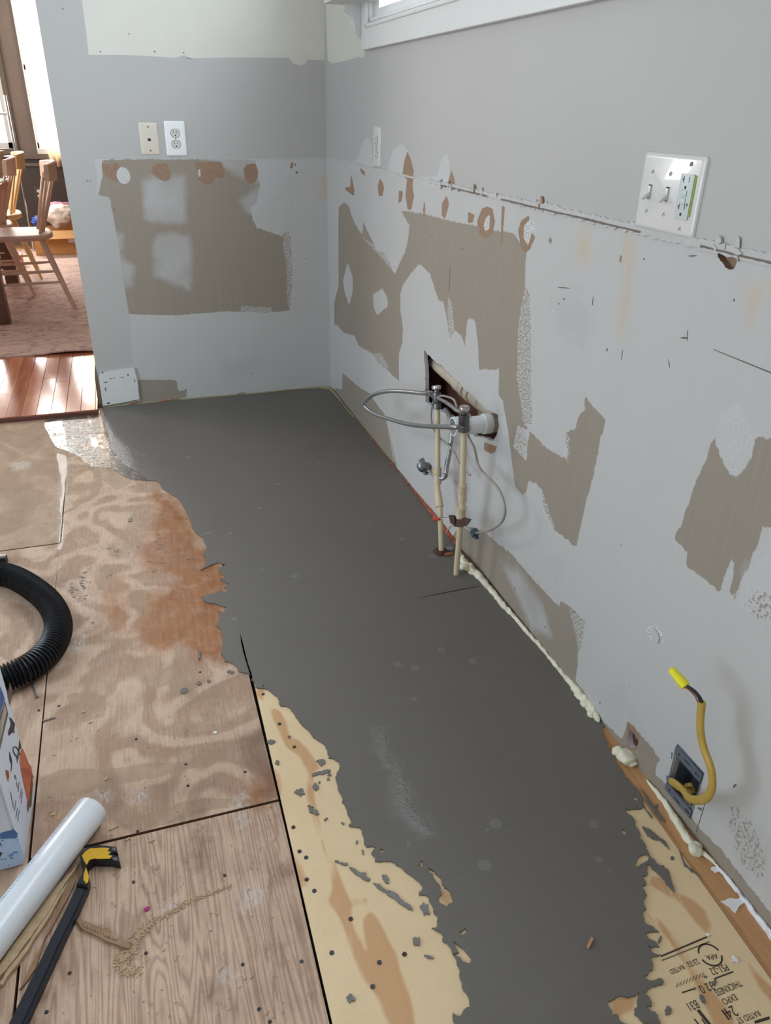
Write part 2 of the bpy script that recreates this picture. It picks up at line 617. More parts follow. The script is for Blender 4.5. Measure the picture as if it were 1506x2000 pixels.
R_KRAFT = [
    [(796, 295), (803, 313), (808, 334), (806, 365), (809, 383), (803, 411), (796, 408), (792, 383), (795, 350), (785.5, 343), (789.5, 316)],
    [(882, 333), (888, 350), (890, 368), (882, 370), (875, 366), (877, 347)],
    [(686, 340), (692, 371), (692, 383), (684, 378), (675, 371), (674, 366), (684, 365)],
    [(742, 348), (748, 357), (750, 368), (747, 383), (740, 383), (737.6, 365)],
    [(779, 372), (787, 374), (785, 392), (778, 398)],
    [(829, 389), (831, 408), (829, 426), (826, 411)],
    [(872, 382), (876, 392), (877, 400), (869, 429), (863, 420), (863, 398)],
    [(941, 408), (952, 403), (962, 408), (967, 432), (962, 457), (947, 467), (935, 457), (932, 432)],
    [(914, 413), (927, 420), (924, 434), (914, 436)],
    [(1032, 421), (1017, 432), (1012, 450), (1017, 481), (1026, 495), (1035, 487), (1046, 463), (1038, 453), (1032, 481), (1023, 466), (1023, 441), (1037, 426)],
    [(1075, 462), (1079, 470), (1075, 478), (1071, 470)],
    [(946, 863), (958, 868), (971, 872), (967, 884), (958, 886), (945, 879)],
    [(1225, 1408), (1240, 1420), (1250, 1440), (1246, 1462), (1232, 1470), (1224, 1450)],
    [(701, 327), (712, 334), (713, 344), (706, 338)],
    [(980, 402), (986, 404), (982, 470), (978, 484)],
    [(1210, 497), (1216, 500), (1214, 516), (1209, 510)],
]
R_GYP = [[(1037, 428), (1024, 441), (1024, 466), (1032, 479), (1038, 456), (1044, 450), (1046, 430)],
         [(1265, 1220), (1290, 1225), (1297, 1240), (1293, 1258), (1270, 1252), (1262, 1235)],
         [(950, 424), (957, 420), (956, 446), (948, 452), (944, 440)]]
R_RUST = [[(1132, 440), (1150, 438), (1153, 452), (1138, 470), (1130, 455)], [(1460, 560), (1475, 545), (1490, 555), (1506, 562), (1480, 600), (1466, 640), (1455, 600)],
          [(1222, 470), (1240, 472), (1236, 600), (1215, 660), (1205, 640), (1218, 560)], [(628, 345), (640, 340), (645, 380), (630, 385)],
          [(1125, 450), (1155, 450), (1150, 515), (1122, 510)]]
R_SMUDGE = [[(1080, 590), (1130, 570), (1160, 620), (1140, 680), (1090, 650)], [(1225, 1420), (1240, 1405), (1262, 1440), (1275, 1470), (1240, 1470)],
            [(1075, 1100), (1090, 1090), (1100, 1120), (1085, 1125)], [(905, 1040), (925, 1020), (950, 1060), (940, 1110), (915, 1090)],
            [(1400, 1560), (1450, 1560), (1500, 1640), (1506, 1740), (1450, 1700)], [(1190, 1360), (1215, 1340), (1225, 1380), (1200, 1395)]]

HOLE_PIPE = ragged(r2([(828, 684), (838, 694), (850, 706), (862, 712), (875, 726), (895, 745), (915, 766), (930, 780), (945, 795), (958, 802), (973, 811),
                       (974, 826), (972, 842), (969, 852), (961, 861), (950, 856), (938, 853), (925, 850), (905, 838), (890, 822), (868, 806), (850, 797), (838, 790),
                       (831, 786), (831, 750), (830, 715)]), 0.0035, 5, 2)
HOLE_BOX = r2([(1325, 1460), (1374, 1510), (1350, 1584), (1302, 1541)])
HOLE_RAT = ragged(r2([(1229, 1424), (1238, 1432), (1247, 1447), (1244, 1457), (1236, 1462), (1228, 1452), (1226, 1437)]), 0.002, 8, 2)
HOLE_VALVE = ell(*r2([(828, 909)])[0], 0.021, 0.021, n=16)
HOLE_TEAR = ragged(r2([(1398, 490), (1412, 497), (1440, 507), (1436, 520), (1424, 527), (1412, 515), (1402, 502)]), 0.003, 4, 2)
WINY0, WINY1, WINZ0, WINZ1 = -0.66, -2.50, 1.445, 2.14
holes = [HOLE_PIPE, HOLE_BOX, HOLE_RAT, HOLE_VALVE, HOLE_TEAR, [(WINY0, WINZ0), (WINY1, WINZ0), (WINY1, 2.6), (WINY0, 2.6)]]

wr, Pt = grid_wall('wall_right', 'R', -3.30, 0.0, -0.012, 1.602, 0.006, holes, M_WALL)
structure(wr)
me = wr.data
ta = union(Pt, [r2(p) for p in R_TAUPE])
ta = np.minimum(ta, -union(Pt, [r2(p) for p in R_HOLE]))
put(me, 'taupe', ta)
put(me, 'speck', np.minimum(union(Pt, [r2(p) for p in R_SPECK]), 0.02))
put(me, 'stipple', union(Pt, [r2(p) for p in R_STIP]))
wh = union(Pt, [ragged(r2(p), 0.002, 3, 2) for p in R_WHITE])
put(me, 'white', wh)
put(me, 'grey', np.clip(Pt[:, 1]-ZL, FAR, 0.06))
cr = sdf1(Pt, r2([(634, -60), (640, 118), (650, 124), (675, 118), (700, 111), (712, 113), (714, 30), (716, -60)]))
put(me, 'cream', cr)
put(me, 'kraft', union(Pt, [r2(p) for p in R_KRAFT]))
put(me, 'gypsum', union(Pt, [r2(p) for p in R_GYP]))
put(me, 'rust', union(Pt, [r2(p) for p in R_RUST]))
put(me, 'smudge', union(Pt, [r2(p) for p in R_SMUDGE]))
put(me, 'veil', union(Pt, [r2(p) for p in [[(1455, 1120), (1506, 1060), (1540, 1100), (1540, 1200), (1470, 1200)], [(985, 1110), (1010, 1110), (1060, 1180), (1075, 1240), (1040, 1230)]]]))
for nm, h in (('hole_edge', HOLE_PIPE), ('hole_edge', HOLE_RAT), ('hole_edge', HOLE_VALVE), ('hole_edge', HOLE_TEAR), ('hole_edge', HOLE_BOX)):
    rim(nm, h, 'R', 0.0, -0.0125, M_GYP if h is not HOLE_TEAR else M_KRAFT, wr)
box('tear_backing', 0.012, 0.016, HOLE_TEAR[0][0]-0.12, HOLE_TEAR[0][0]+0.06, 0.9, 1.05, M_KRAFT, wr)
box('rat_backing', 0.012, 0.016, HOLE_RAT[0][0]-0.06, HOLE_RAT[0][0]+0.06, -0.01, 0.12, M_REDWOOD, wr).name = 'broken_backing'

# rest of the right wall (above, beside and behind the camera)
bm = bmesh.new()
abox(bm, 0.0, 0.13, -5.2, -3.30, -0.012, 2.44)
abox(bm, 0.0, 0.13, -3.30, WINY1, 1.602, 2.44)
abox(bm, 0.0, 0.13, WINY0, 0.12, 1.602, 2.44)
abox(bm, 0.0, 0.13, WINY1, WINY0, WINZ1, 2.44)
abox(bm, 0.03, 0.13, -3.30, WINY1, 0.62, 1.602)
abox(bm, 0.03, 0.13, WINY0, 0.12, 0.62, 1.602)
abox(bm, 0.03, 0.13, WINY1, WINY0, 0.62, WINZ0)
abox(bm, 0.03, 0.13, -3.30, -2.8, -0.3, 0.62)
abox(bm, 0.03, 0.13, -1.10, 0.12, -0.3, 0.62)
abox(bm, 0.115, 0.13, -2.8, -1.10, -0.3, 0.62)
structure(bm_obj('wall_right_shell', bm, M_GREY))
# stud bay seen through the pipe hole
box('stud', 0.0135, 0.10, -1.16, -1.12, 0.0, 0.62, M_REDWOOD, wr)
box('stud', 0.045, 0.10, -1.60, -1.565, 0.0, 0.62, M_STUD, wr)
box('stud', 0.09, 0.114, -1.95, -1.10, 0.0, 0.62, M_REDWOOD, wr)
box('stud', 0.0135, 0.10, -1.86, -1.82, 0.0, 0.62, M_REDWOOD, wr)

# ---- back wall pattern
B_TAUPE = [
    [(200, 312), (300, 311), (499, 312), (500, 330), (508, 362), (502, 396), (489, 406), (494, 429), (502, 445), (532, 455), (550, 462), (556, 452), (566, 455),
     (570, 486), (570, 552), (566, 607), (515, 611), (442, 608), (369, 614), (347, 616), (250, 614), (239, 534), (225, 450), (223, 432), (213, 386), (193, 382), (200, 345)],
    [(269, 742), (344, 742), (347, 760), (352, 764), (365, 760), (365, 776), (274, 786)],
]
B_VEIL = [
    [(279, 356), (296, 346), (362, 344), (362, 432), (342, 437), (300, 432), (283, 425)],
    [(298, 479), (307, 461), (333, 455), (369, 461), (375, 494), (371, 567), (350, 558), (333, 552), (302, 538)],
    [(225, 455), (240, 460), (238, 485), (232, 492), (240, 505), (262, 520), (258, 555), (240, 565), (236, 520)],
    [(470, 390), (508, 362), (520, 400), (500, 420), (480, 412)],
    [(380, 300), (640, 300), (560, 345), (520, 400), (505, 360)],
]
B_KRAFT = [
    [(198, 319), (212, 322), (230, 316), (232, 325), (240, 342), (228, 356), (215, 349), (206, 344), (200, 336)],
    [(298, 326), (309, 319), (326, 319), (335, 336), (333, 349), (323, 355), (309, 349), (297, 339)],
    [(381, 318), (400, 316), (432, 316), (439.5, 333), (437, 347.5), (422, 346), (416, 357.5), (404, 361), (389, 352.5), (386, 336)],
    [(472, 321), (476, 330), (482, 321), (499, 319), (505, 336), (502, 352.5), (490, 360), (479, 352.5), (477, 339)],
    [(568, 318), (574, 317), (572, 330), (566, 328)],
]
wbk, Pb = grid_wall('wall_back', 'B', -1.054, 0.0, -0.012, 1.662, 0.006, [], M_WALL)
structure(wbk)
me = wbk.data
put(me, 'taupe', union(Pb, [b2(p) for p in B_TAUPE]))
put(me, 'veil', union(Pb, [b2(p) for p in B_VEIL]))
put(me, 'kraft', union(Pb, [b2(p) for p in B_KRAFT]))
put(me, 'speck', np.minimum(union(Pb, [b2(p) for p in [[(553, 452), (567, 455), (572, 486), (570, 552), (566, 605), (562, 600), (560, 520), (553, 480)], [(470, 598), (530, 600), (528, 612), (470, 612)]]]), 0.02))
gr = np.maximum(np.clip(Pb[:, 1]-ZL, FAR, 0.06), sdf1(Pb, b2([(120, 290), (185, 303), (186, 320), (190, 345), (188, 380), (213, 386), (223, 432), (232, 480), (239, 534), (252, 614), (258, 690), (262, 740), (272, 800), (190, 810), (150, 600)])))
put(me, 'grey', gr)
put(me, 'cream', sdf1(Pb, b2([(150, -80), (160, 0), (168, 60), (173, 107), (240, 107), (300, 110), (340, 113), (360, 108), (372, 114), (455, 112), (565, 113), (572, 124), (590, 128), (598, 122), (600, 116), (634, 118), (634, -80)])))
put(me, 'gypsum', np.maximum(sdf1(Pb, ell(*b2([(241, 343)])[0], 0.026, 0.031, n=18)), union(Pb, [b2([(386, 332), (391, 330), (392, 344), (388, 346)])])))
put(me, 'rust', union(Pb, [b2(p) for p in [[(626, 345), (640, 340), (640, 385), (625, 385)]]]))
put(me, 'smudge', union(Pb, [b2(p) for p in [[(430, 705), (500, 700), (510, 715), (460, 745), (435, 740)]]]))
for k in ('white', 'stipple'): put(me, k, np.full(len(Pb), FAR))
put(wr.data, 'dummy', np.zeros(len(Pt)))
bm = bmesh.new()
abox(bm, -1.054, 0.0, 0.0002, 0.12, -0.012, 1.662)
abox(bm, -1.054, 0.0, 0.0, 0.12, 1.662, 2.44)
abox(bm, -2.25, -1.054, 0.0, 0.12, 2.06, 2.44)
abox(bm, -3.7, -2.25, 0.0, 0.12, -0.012, 2.44)
structure(bm_obj('wall_back_shell', bm, M_GREY))

# remaining shell of the kitchen
structure(box('ceiling', -3.7, 0.13, -5.2, 0.12, 2.44, 2.56, M_CEIL))
bm = bmesh.new()
abox(bm, -3.82, -3.70, -5.2, -3.3, -0.02, 2.44); abox(bm, -3.82, -3.70, -1.3, 0.12, -0.02, 2.44)
abox(bm, -3.82, -3.70, -3.3, -1.3, 2.15, 2.44)
structure(bm_obj('wall_left', bm, M_GREY))
structure(box('wall_front', -3.82, 0.13, -5.32, -5.2, -0.02, 2.44, M_GREY))

# ---- ragged ridge of torn paper and old caulk along the backsplash line
rnd = random.Random(11)


def ridge(name, plane, a, b, amp, seed, parent, mat, wid=0.004, off=0.0, thick=0.0025):
    rn = random.Random(seed)
    n = int(abs(b-a)/0.009)
    up = []; lo = []
    bur = 0
    for i in range(n+1):
        u = a+(b-a)*i/n
        q = 0.5+0.5*mnoise.noise(Vector((u*7, seed, 0)))
        up.append((u, ZL+off+wid*0.5+amp*max(0, q-0.25)*rn.uniform(0.3, 1.0)))
        lo.append((u, ZL+off-wid*(0.5+rn.uniform(0, 0.8))))
    return slab(name, up+lo[::-1], plane, 0.0, thick, mat, parent)


ridge('torn_paper_ridge', 'R', -0.004, -1.20, 0.006, 3, wr, M_PAPER)
ridge('torn_paper_ridge', 'R', -1.20, -1.80, 0.018, 4, wr, M_PAPER, 0.006)
ridge('torn_paper_ridge', 'R', -1.78, -2.70, 0.022, 5, wr, M_PAPER, 0.008, thick=0.003)
ridge('torn_paper_ridge', 'B', -0.925, -0.003, 0.003, 6, wbk, M_PAPER, 0.002, thick=.0018)
M_LINE = flat('dark_groove_caulk', (120, 110, 100), 0.9, var=0.2, nscale=90)  # darker strip along the groove of the backsplash line
for a, b, s in ((-1.32, -1.62, 1), (-1.70, -2.26, 2), (-2.42, -2.75, 3)):
    ridge('old_caulk_line', 'R', a, b, 0.003, 20+s, wr, M_LINE, 0.0022, -0.003, 0.0036)
# little flakes
for k in range(26):
    u = -rnd.uniform(1.25, 1.9) if k < 14 else -rnd.uniform(2.45, 2.7)
    v = ZL+rnd.uniform(-0.006, 0.012)
    slab('paper_flake', ell(u, v, rnd.uniform(.004, .011), rnd.uniform(.002, .006), rnd.uniform(0, 3), 7, k, 0.45), 'R', 0.002, 0.0035+rnd.uniform(0, .003), M_PAPER if k % 3 else M_KRAFT, wr)

c = r2([(1281, 1240)])[0]
slab('loose_paint_flake', ragged(ell(c[0], c[1], .014, .013, 0, 10, 4, .25), .002, 4, 1), 'R', 0.0, .0035, M_PAPER, wr)
# nail holes, scratches and scuffs
M_SCR = flat('scratch_dark', (104, 98, 92), 0.9)
def mark(px, plane, parent, length, width, ang, name='scratch'):
    c = (r2 if plane == 'R' else b2)([px])[0]
    slab(name, ell(c[0], c[1], length/2, width/2, ang, 8, int(px[0]), 0.25), plane, 0.0, 0.0004, M_SCR, parent)


for px, L, W, A in [((1101, 562), .05, .0022, -.15), ((1158, 588), .02, .003, 1.5), ((1092, 593), .004, .004, 0), ((1102, 584), .005, .004, 0), ((1186, 683), .004, .006, 0),
                    ((1336, 660), .022, .003, -.2), ((1343, 655), .02, .002, 1.4), ((1307, 710), .016, .002, 1.1), ((1215, 693), .02, .002, 1.5), ((1258, 506), .004, .004, 0),
                    ((1352, 500), .02, .002, -.2), ((1006, 1150), .009, .004, 1.3), ((1060, 850), .002, .002, 0), ((1065, 1225), .008, .003, 1.2), ((1213, 1065), .01, .0015, -.8),
                    ((878, 545), .07, .003, 1.55), ((905, 485), .02, .0015, -.4), ((843, 462), .02, .0015, -.4), ((972, 935), .006, .003, 1.4), ((1172, 1372), .006, .003, 1.3),
                    ((1229, 1340), .008, .001, 1.2), ((1240, 1560), .0, .0, 0), ((1434, 586), .004, .004, 0), ((652, 342), .01, .002, 1.5), ((686, 407), .006, .003, 1.5),
                    ((1150, 1000), .003, .002, 0), ((1435, 1535), .012, .004, 1.9), ((1387, 1585), .0, .0, 0)]:
    if L: mark(px, 'R', wr, L, W, A, 'nail_hole' if L < .007 else 'scratch')
a = r2([(1394, 682), (1520, 732)])
slab('knife_cut', [a[0], a[1], (a[1][0], a[1][1]-.0022), (a[0][0], a[0][1]-.001)], 'R', 0, .0004, M_SCR, wr)
a = r2([(1378, 1567), (1360, 1626)])
tube('pencil_line', [Vector((-.0005, *a[0])), Vector((-.0005, *a[1]))], 0.0006, M_SCR, wr, 5)
for px, L, W, A in [((196, 101), .005, .005, 0), ((302, 101), .006, .007, 0), ((252, 66), .007, .003, .5), ((359, 103), .006, .005, 0), ((370, 114), .03, .002, -.1), ((598, 505), .008, .004, 0),
                    ((493, 730), .004, .010, 0), ((495, 371), .004, .004, 0), ((468, 387), .006, .003, 0), ((456, 388), .004, .003, 0), ((246, 395), .008, .002, 0.3), ((170, 353), .006, .004, 0),
                    ((176, 354), .004, .005, 0), ((223, 409), .012, .003, 1.6), ((181, 280), .0, .0, 0), ((123, 17), .006, .006, 0), ((577, 322), .014, .004, 1.5), ((580, 337), .012, .009, .2)]:
    if L: mark(px, 'B', wbk, L, W, A, 'nail_hole' if L < .009 else 'scratch')

# base of the doorway end: painted trim block left on the wall, split drywall edge
trb = slab('trim_1', b2([(193, 737), (196, 727), (262, 718), (268, 742), (272, 778), (201, 792)]), 'B', 0.0, 0.012, M_TRIM)
structure(trb)
M_BLUEMK = flat('dark_paint_residue', (70, 92, 110), 0.8)
for k, (x, y, L, W) in enumerate([(206, 745, .02, .004), (216, 738, .012, .003), (238, 735, .02, .003), (250, 731, .006, .012), (206, 758, .006, .018), (212, 786, .014, .008), (222, 737, .01, .003), (263, 742, .004, .02), (200, 726, .009, .008)]):
    c = b2([(x, y)])[0]
    slab('paint_residue', ell(c[0], c[1], L/2, W/2, 0, 8, k, .3), 'B', 0.0118, 0.0126, M_BLUEMK, trb)
M_EDGE = flat('broken_drywall_edge', (120, 98, 78), 0.95, var=0.2, nscale=120, bump=0.6, bscale=200)
slab('trim_2', ragged([(-1.054, -0.01), (-1.054, 0.165), (-1.060, 0.17), (-1.066, 0.12), (-1.068, 0.05), (-1.070, -0.01)], 0.002, 3, 2), 'B', -0.10, 0.004, M_EDGE)['kind'] = 'structure'

# ------------------------------------------------------------------ window over the sink, with its bracket and shelf
win = bpy.data.objects.new('window_1', None); COL.objects.link(win); structure(win)
Y0 = -0.582; Y1 = -2.60
bm = bmesh.new()
abox(bm, -0.020, 0.0, Y0-0.075, Y0, 1.374, 2.22, 0.002)
abox(bm, -0.020, 0.0, Y1, Y1+0.075, 1.374, 2.22, 0.002)
abox(bm, -0.020, 0.0, Y1+0.075, Y0-0.075, 1.374, 1.445, 0.002)
abox(bm, -0.020, 0.0, Y1+0.075, Y0-0.075, 2.14, 2.22, 0.002)
bm_obj('window_casing', bm, M_TRIM, win)
bm = bmesh.new()
for q, (d0, d1, ins) in enumerate([(-0.026, 0.0, 0.060), (-0.016, 0.02, 0.075)]):
    z0 = 1.374+ins; y0 = Y0-ins; y1 = Y1+ins
    wdt = 0.012
    abox(bm, d0, d1, y0-wdt, y0, z0, 2.14, 0.003)
    abox(bm, d0, d1, y1, y1+wdt, z0, 2.14, 0.003)
    abox(bm, d0, d1, y1, y0, z0, z0+wdt, 0.003)
bm_obj('stop_moulding', bm, M_TRIM, win)
for (ya, yb) in ((Y0-0.085, -1.585), (-1.60, Y1+0.085)):
    bm = bmesh.new()
    st = 0.048
    abox(bm, 0.0, 0.04, ya-st, ya, 1.455, 2.14, 0.004)
    abox(bm, 0.0, 0.04, yb, yb+st, 1.455, 2.14, 0.004)
    abox(bm, 0.0, 0.04, yb+st, ya-st, 1.455, 1.455+.03, 0.004)
    abox(bm, 0.0, 0.04, yb+st, ya-st, 2.14-st, 2.14, 0.004)
    s = bm_obj('window_sash', bm, M_TRIM, win)
    t = NT('window_glass'); t.set('Base Color', (1, 1, 1, 1)); t.set('Roughness', 0.02); t.set('Transmission Weight', 1.0); t.set('IOR', 1.05)
    box('pane', 0.018, 0.021, yb+st, ya-st, 1.455+.03, 2.14-st, t.m, s)
box('latch', -0.012, 0.004, -1.63, -1.57, 1.47, 1.482, flat('latch_metal', (180, 180, 178), 0.3, 0.8), win, 0.002)

pr = [(0, 1.504), (-0.074, 1.504), (-0.076, 1.487), (-0.064, 1.478), (-0.052, 1.470), (-0.044, 1.458), (-0.041, 1.440), (-0.038, 1.428), (-0.030, 1.418), (-0.018, 1.410), (-0.008, 1.400), (-0.003, 1.391), (0, 1.389)]
V = [(x, -0.562, z) for x, z in pr]+[(x, -0.580, z) for x, z in pr]
n = len(pr)
brk = mk('shelf_bracket', V, [tuple(range(n)), tuple(range(n, 2*n))[::-1]]+[(i, (i+1) % n, n+(i+1) % n, n+i)[::-1] for i in range(n)], M_TRIM)
tag(brk, 'white scrolled wooden bracket under the shelf end beside the window casing', 'bracket')
bm = bmesh.new()
abox(bm, -0.135, 0.0, -0.80, -0.536, 1.504, 1.530, 0.004)
abox(bm, -0.150, 0.0, -0.81, -0.524, 1.530, 1.552, 0.006)
shf = bm_obj('wall_shelf', bm, M_TRIM)
tag(shf, 'white moulded shelf end at the top, left of the sink window', 'shelf')
# ------------------------------------------------------------------ floor: plywood sheets
def ply_mat(name, dark, light, sx, sy, K, fine=1.0, seed=0.0, wamp=0.3, sharp=3.0, inv=False, dirtk=0.5):
    t = NT(name)
    v = t.pos((sx, sy, 1))
    addv = t.n('ShaderNodeVectorMath', operation='ADD'); t.l(v, addv.inputs[0]); addv.inputs[1].default_value = (seed, seed*1.7, 0)
    nn = t.noise(1.0, 2, 0.45, addv.outputs[0], 0.4)
    w1 = t.math('PINGPONG', t.math('MULTIPLY', nn, K), 1.0)
    w1 = t.math('MULTIPLY', t.math('SUBTRACT', t.math('ADD', w1, t.math('MULTIPLY', t.noise(40, 3), 0.25)), 0.5), sharp, True)
    if inv: w1 = t.math('SUBTRACT', 1.0, w1)
    fibre = t.noise(1.0, 5, 0.75, t.pos((230, 14, 1)))
    cloud = t.noise(11, 6, 0.7)
    fac = t.math('ADD', t.math('MULTIPLY', w1, wamp), t.math('ADD', t.math('MULTIPLY', fibre, 0.42*fine), t.math('MULTIPLY', cloud, 0.55)))
    fac = t.math('SUBTRACT', fac, 0.10+wamp*.3-.12, True)
    c = t.ramp(fac, [(0.18, srgb(dark)), (0.52, srgb(tuple((a+b)//2 for a, b in zip(dark, light)))), (0.82, srgb(light))])
    # pitted grey-brown dirt
    dirt = t.math('GREATER_THAN', t.math('ADD', t.math('MULTIPLY', t.noise(1.0, 7, 0.75, t.pos((70, 34, 1))), .75), t.math('MULTIPLY', t.noise(5, 3), .25)), 0.60)
    c = t.mix(t.math('MULTIPLY', dirt, dirtk), c, srgb((118, 96, 80)))
    # filler / dried glue
    gl = t.math('MULTIPLY', t.mask('glue', 0.002, 0.010, 25, 4), 0.55)
    c = t.mix(gl, c, t.mix(cloud, srgb((146, 124, 98)), srgb((162, 140, 114))))
    # water-darkened orange wood, streaky along the grain
    we = t.math('MULTIPLY', t.mask('wet', 0.05, 0.07, 14, 7, t.pos((1.6, 0.7, 1))), t.math('ADD', t.math('MULTIPLY', t.noise(26, 5, .7), 1.7), 0.10), True)
    c = t.mix(we, c, t.mix(t.noise(1, 4, 0.6, t.pos((90, 9, 1))), srgb((112, 68, 40)), srgb((182, 126, 82))))
    dk = t.math('MULTIPLY', t.mask('dark', 0.030, 0.035, 30, 6), 0.5)
    c = t.mix(dk, c, srgb((98, 70, 56)))
    # plaster scuffs, plus a reflection painted pale along the far seam
    ws = t.math('MULTIPLY', t.mask('scuff_glint', 0.022, 0.03, 60, 6), t.math('MULTIPLY', t.math('SUBTRACT', t.noise(1.0, 6, 0.8, t.pos((260, 60, 1))), 0.42), 6, True))
    c = t.mix(t.math('MULTIPLY', ws, 0.62), c, srgb((216, 212, 208)))
    # heartwood bands on the new sheet
    ht = t.math('MULTIPLY', t.mask('heart', 0.006, 0.006, 30, 4, t.pos((1, 0.25, 1))), 0.8)
    c = t.mix(ht, c, t.mix(t.noise(1, 3, 0.6, t.pos((110, 5, 1))), srgb((186, 134, 88)), srgb((205, 158, 112))))
    t.set('Base Color', c)
    t.set('Roughness', t.math('SUBTRACT', 0.66, t.math('MULTIPLY', we, 0.34)))
    t.set('Specular IOR Level', 0.4)
    h = t.math('ADD', t.math('MULTIPLY', w1, 0.5), t.math('MULTIPLY', fibre, 0.8))
    t.set('Normal', t.bump(h, 0.35, 0.0012))
    return t.m


M_PLY_A = ply_mat('old_plywood_wavy', (126, 96, 76), (200, 172, 147), 3.4, 3.0, 15, 1.45, 3.1, .19, 3.0)
M_PLY_D = ply_mat('old_plywood_straight_grain', (124, 95, 76), (200, 171, 147), 22, 1.4, 32, 1.3, 7.7, .24, 1.6, True)
M_PLY_C = ply_mat('old_plywood_far', (136, 108, 86), (196, 170, 144), 4, 3, 9, 0.8, 1.3, .14, 2)
M_NEW = ply_mat('new_plywood_cream', (220, 194, 152), (238, 214, 174), 6, 1.0, 3, 0.5, 2.0, .1, 1, dirtk=0.06)
M_SILL = ply_mat('sill_timber', (158, 112, 72), (196, 150, 104), 30, 2, 6, 1.0, 9.0, dirtk=0.2)
M_PLYEDGE = flat('plywood_cut_edge', (120, 92, 68), 0.85)

floor = box('floor', -3.7, 0.13, -5.2, 0.12, -0.20, -0.021, M_DARK); structure(floor)
WET = [f2(p) for p in [[(300, 960), (345, 978), (380, 1035), (400, 1060), (440, 1110), (445, 1160), (440, 1250), (430, 1290), (390, 1290), (360, 1262), (300, 1275), (262, 1230), (290, 1170), (345, 1130), (280, 1110), (255, 1085), (290, 1050), (300, 1000)],
                       [(230, 1130), (250, 1200), (225, 1240), (205, 1180)], [(480, 1550), (540, 1480), (560, 1560), (500, 1570)]]]
GLUE = [f2(p) for p in [[(75, 1520), (130, 1500), (200, 1505), (290, 1490), (350, 1490), (440, 1455), (450, 1468), (420, 1490), (300, 1520), (220, 1535), (150, 1555), (80, 1562)],
                        [(130, 1355), (160, 1352), (210, 1360), (205, 1400), (160, 1410), (135, 1385)],
                        [(340, 1290), (390, 1360), (440, 1340), (450, 1310), (430, 1360), (380, 1370), (345, 1350)],
                        [(200, 900), (260, 940), (230, 960), (190, 930)], [(235, 1770), (300, 1810), (260, 1890), (236, 1850)],
                        [(270, 1595), (380, 1560), (520, 1560), (420, 1580), (290, 1620)], [(300, 1320), (330, 1300), (350, 1290), (345, 1330), (310, 1345)]]]
SCUFF_GLINT = [f2(p) for p in [[(190, 1545), (215, 1548), (212, 1565), (192, 1565)], [(255, 1545), (290, 1540), (285, 1565), (262, 1568)], [(455, 1560), (480, 1545), (484, 1610), (470, 1615)],
                         [(465, 1740), (505, 1725), (510, 1770), (470, 1778)], [(315, 1765), (345, 1758), (340, 1780), (318, 1790)], [(430, 1895), (460, 1895), (455, 1920), (432, 1915)],
                         [(140, 1255), (165, 1240), (162, 1270), (145, 1272)], [(20, 905), (60, 900), (55, 915), (25, 920)], [(119, 905), (130, 905), (124, 1060), (114, 1075)]]]  # last outline is light reflected along the seam, painted pale
DARK = [f2(p) for p in [[(470, 1440), (515, 1420), (545, 1530), (530, 1560), (500, 1520), (480, 1500)], [(540, 1700), (575, 1680), (575, 1720), (545, 1725)], [(330, 1600), (350, 1600), (355, 1620), (335, 1620)],
                        [(395, 1930), (430, 1925), (430, 1960), (395, 1965)], [(385, 1560), (400, 1560), (400, 1700), (385, 1700)], [(535, 1850), (555, 1850), (548, 1880), (535, 1876)]]]
HEART = [f2(p) for p in [[(529, 1382), (546, 1389), (559, 1412), (566, 1439), (582, 1445), (599, 1462), (625, 1499), (611, 1510), (616, 1560), (624, 1616), (636, 1653), (649, 1676), (662, 1709), (676, 1746), (688, 1766), (686, 1789), (696, 1826),
                          (716, 1859), (709, 1809), (711, 1792), (722, 1779), (739, 1796), (759, 1836), (775, 1862), (782, 1899), (799, 1942), (812, 2010), (762, 2010), (739, 1952), (712, 1915), (689, 1865), (669, 1806), (656, 1782), (640, 1762), (649, 1736),
                          (646, 1693), (631, 1653), (613, 1600), (599, 1557), (603, 1510), (582, 1475), (559, 1459), (546, 1432), (532, 1402)],
                         [(500, 1345), (516, 1346), (512, 1370), (504, 1365)], [(532, 1502), (545, 1510), (551, 1540), (545, 1562)], [(572, 1662), (590, 1690), (600, 1735), (580, 1735)],
                         [(1272, 1713), (1289, 1713), (1316, 1740), (1356, 1759), (1378, 1778), (1391, 1813), (1383, 1826), (1359, 1802), (1329, 1764), (1299, 1745), (1267, 1729)],
                         [(1262, 1783), (1289, 1797), (1329, 1845), (1364, 1904), (1424, 1974), (1440, 2010), (1400, 2010), (1343, 1891), (1289, 1813)],
                         [(1459, 1877), (1477, 1899), (1530, 1950), (1530, 1990), (1477, 1920)], [(1190, 1955), (1215, 1948), (1245, 1942), (1236, 1975), (1205, 1990)],
                         [(855, 1735), (880, 1745), (888, 1764), (870, 1772)], [(700, 1752), (716, 1752), (716, 1768), (703, 1768)]]]


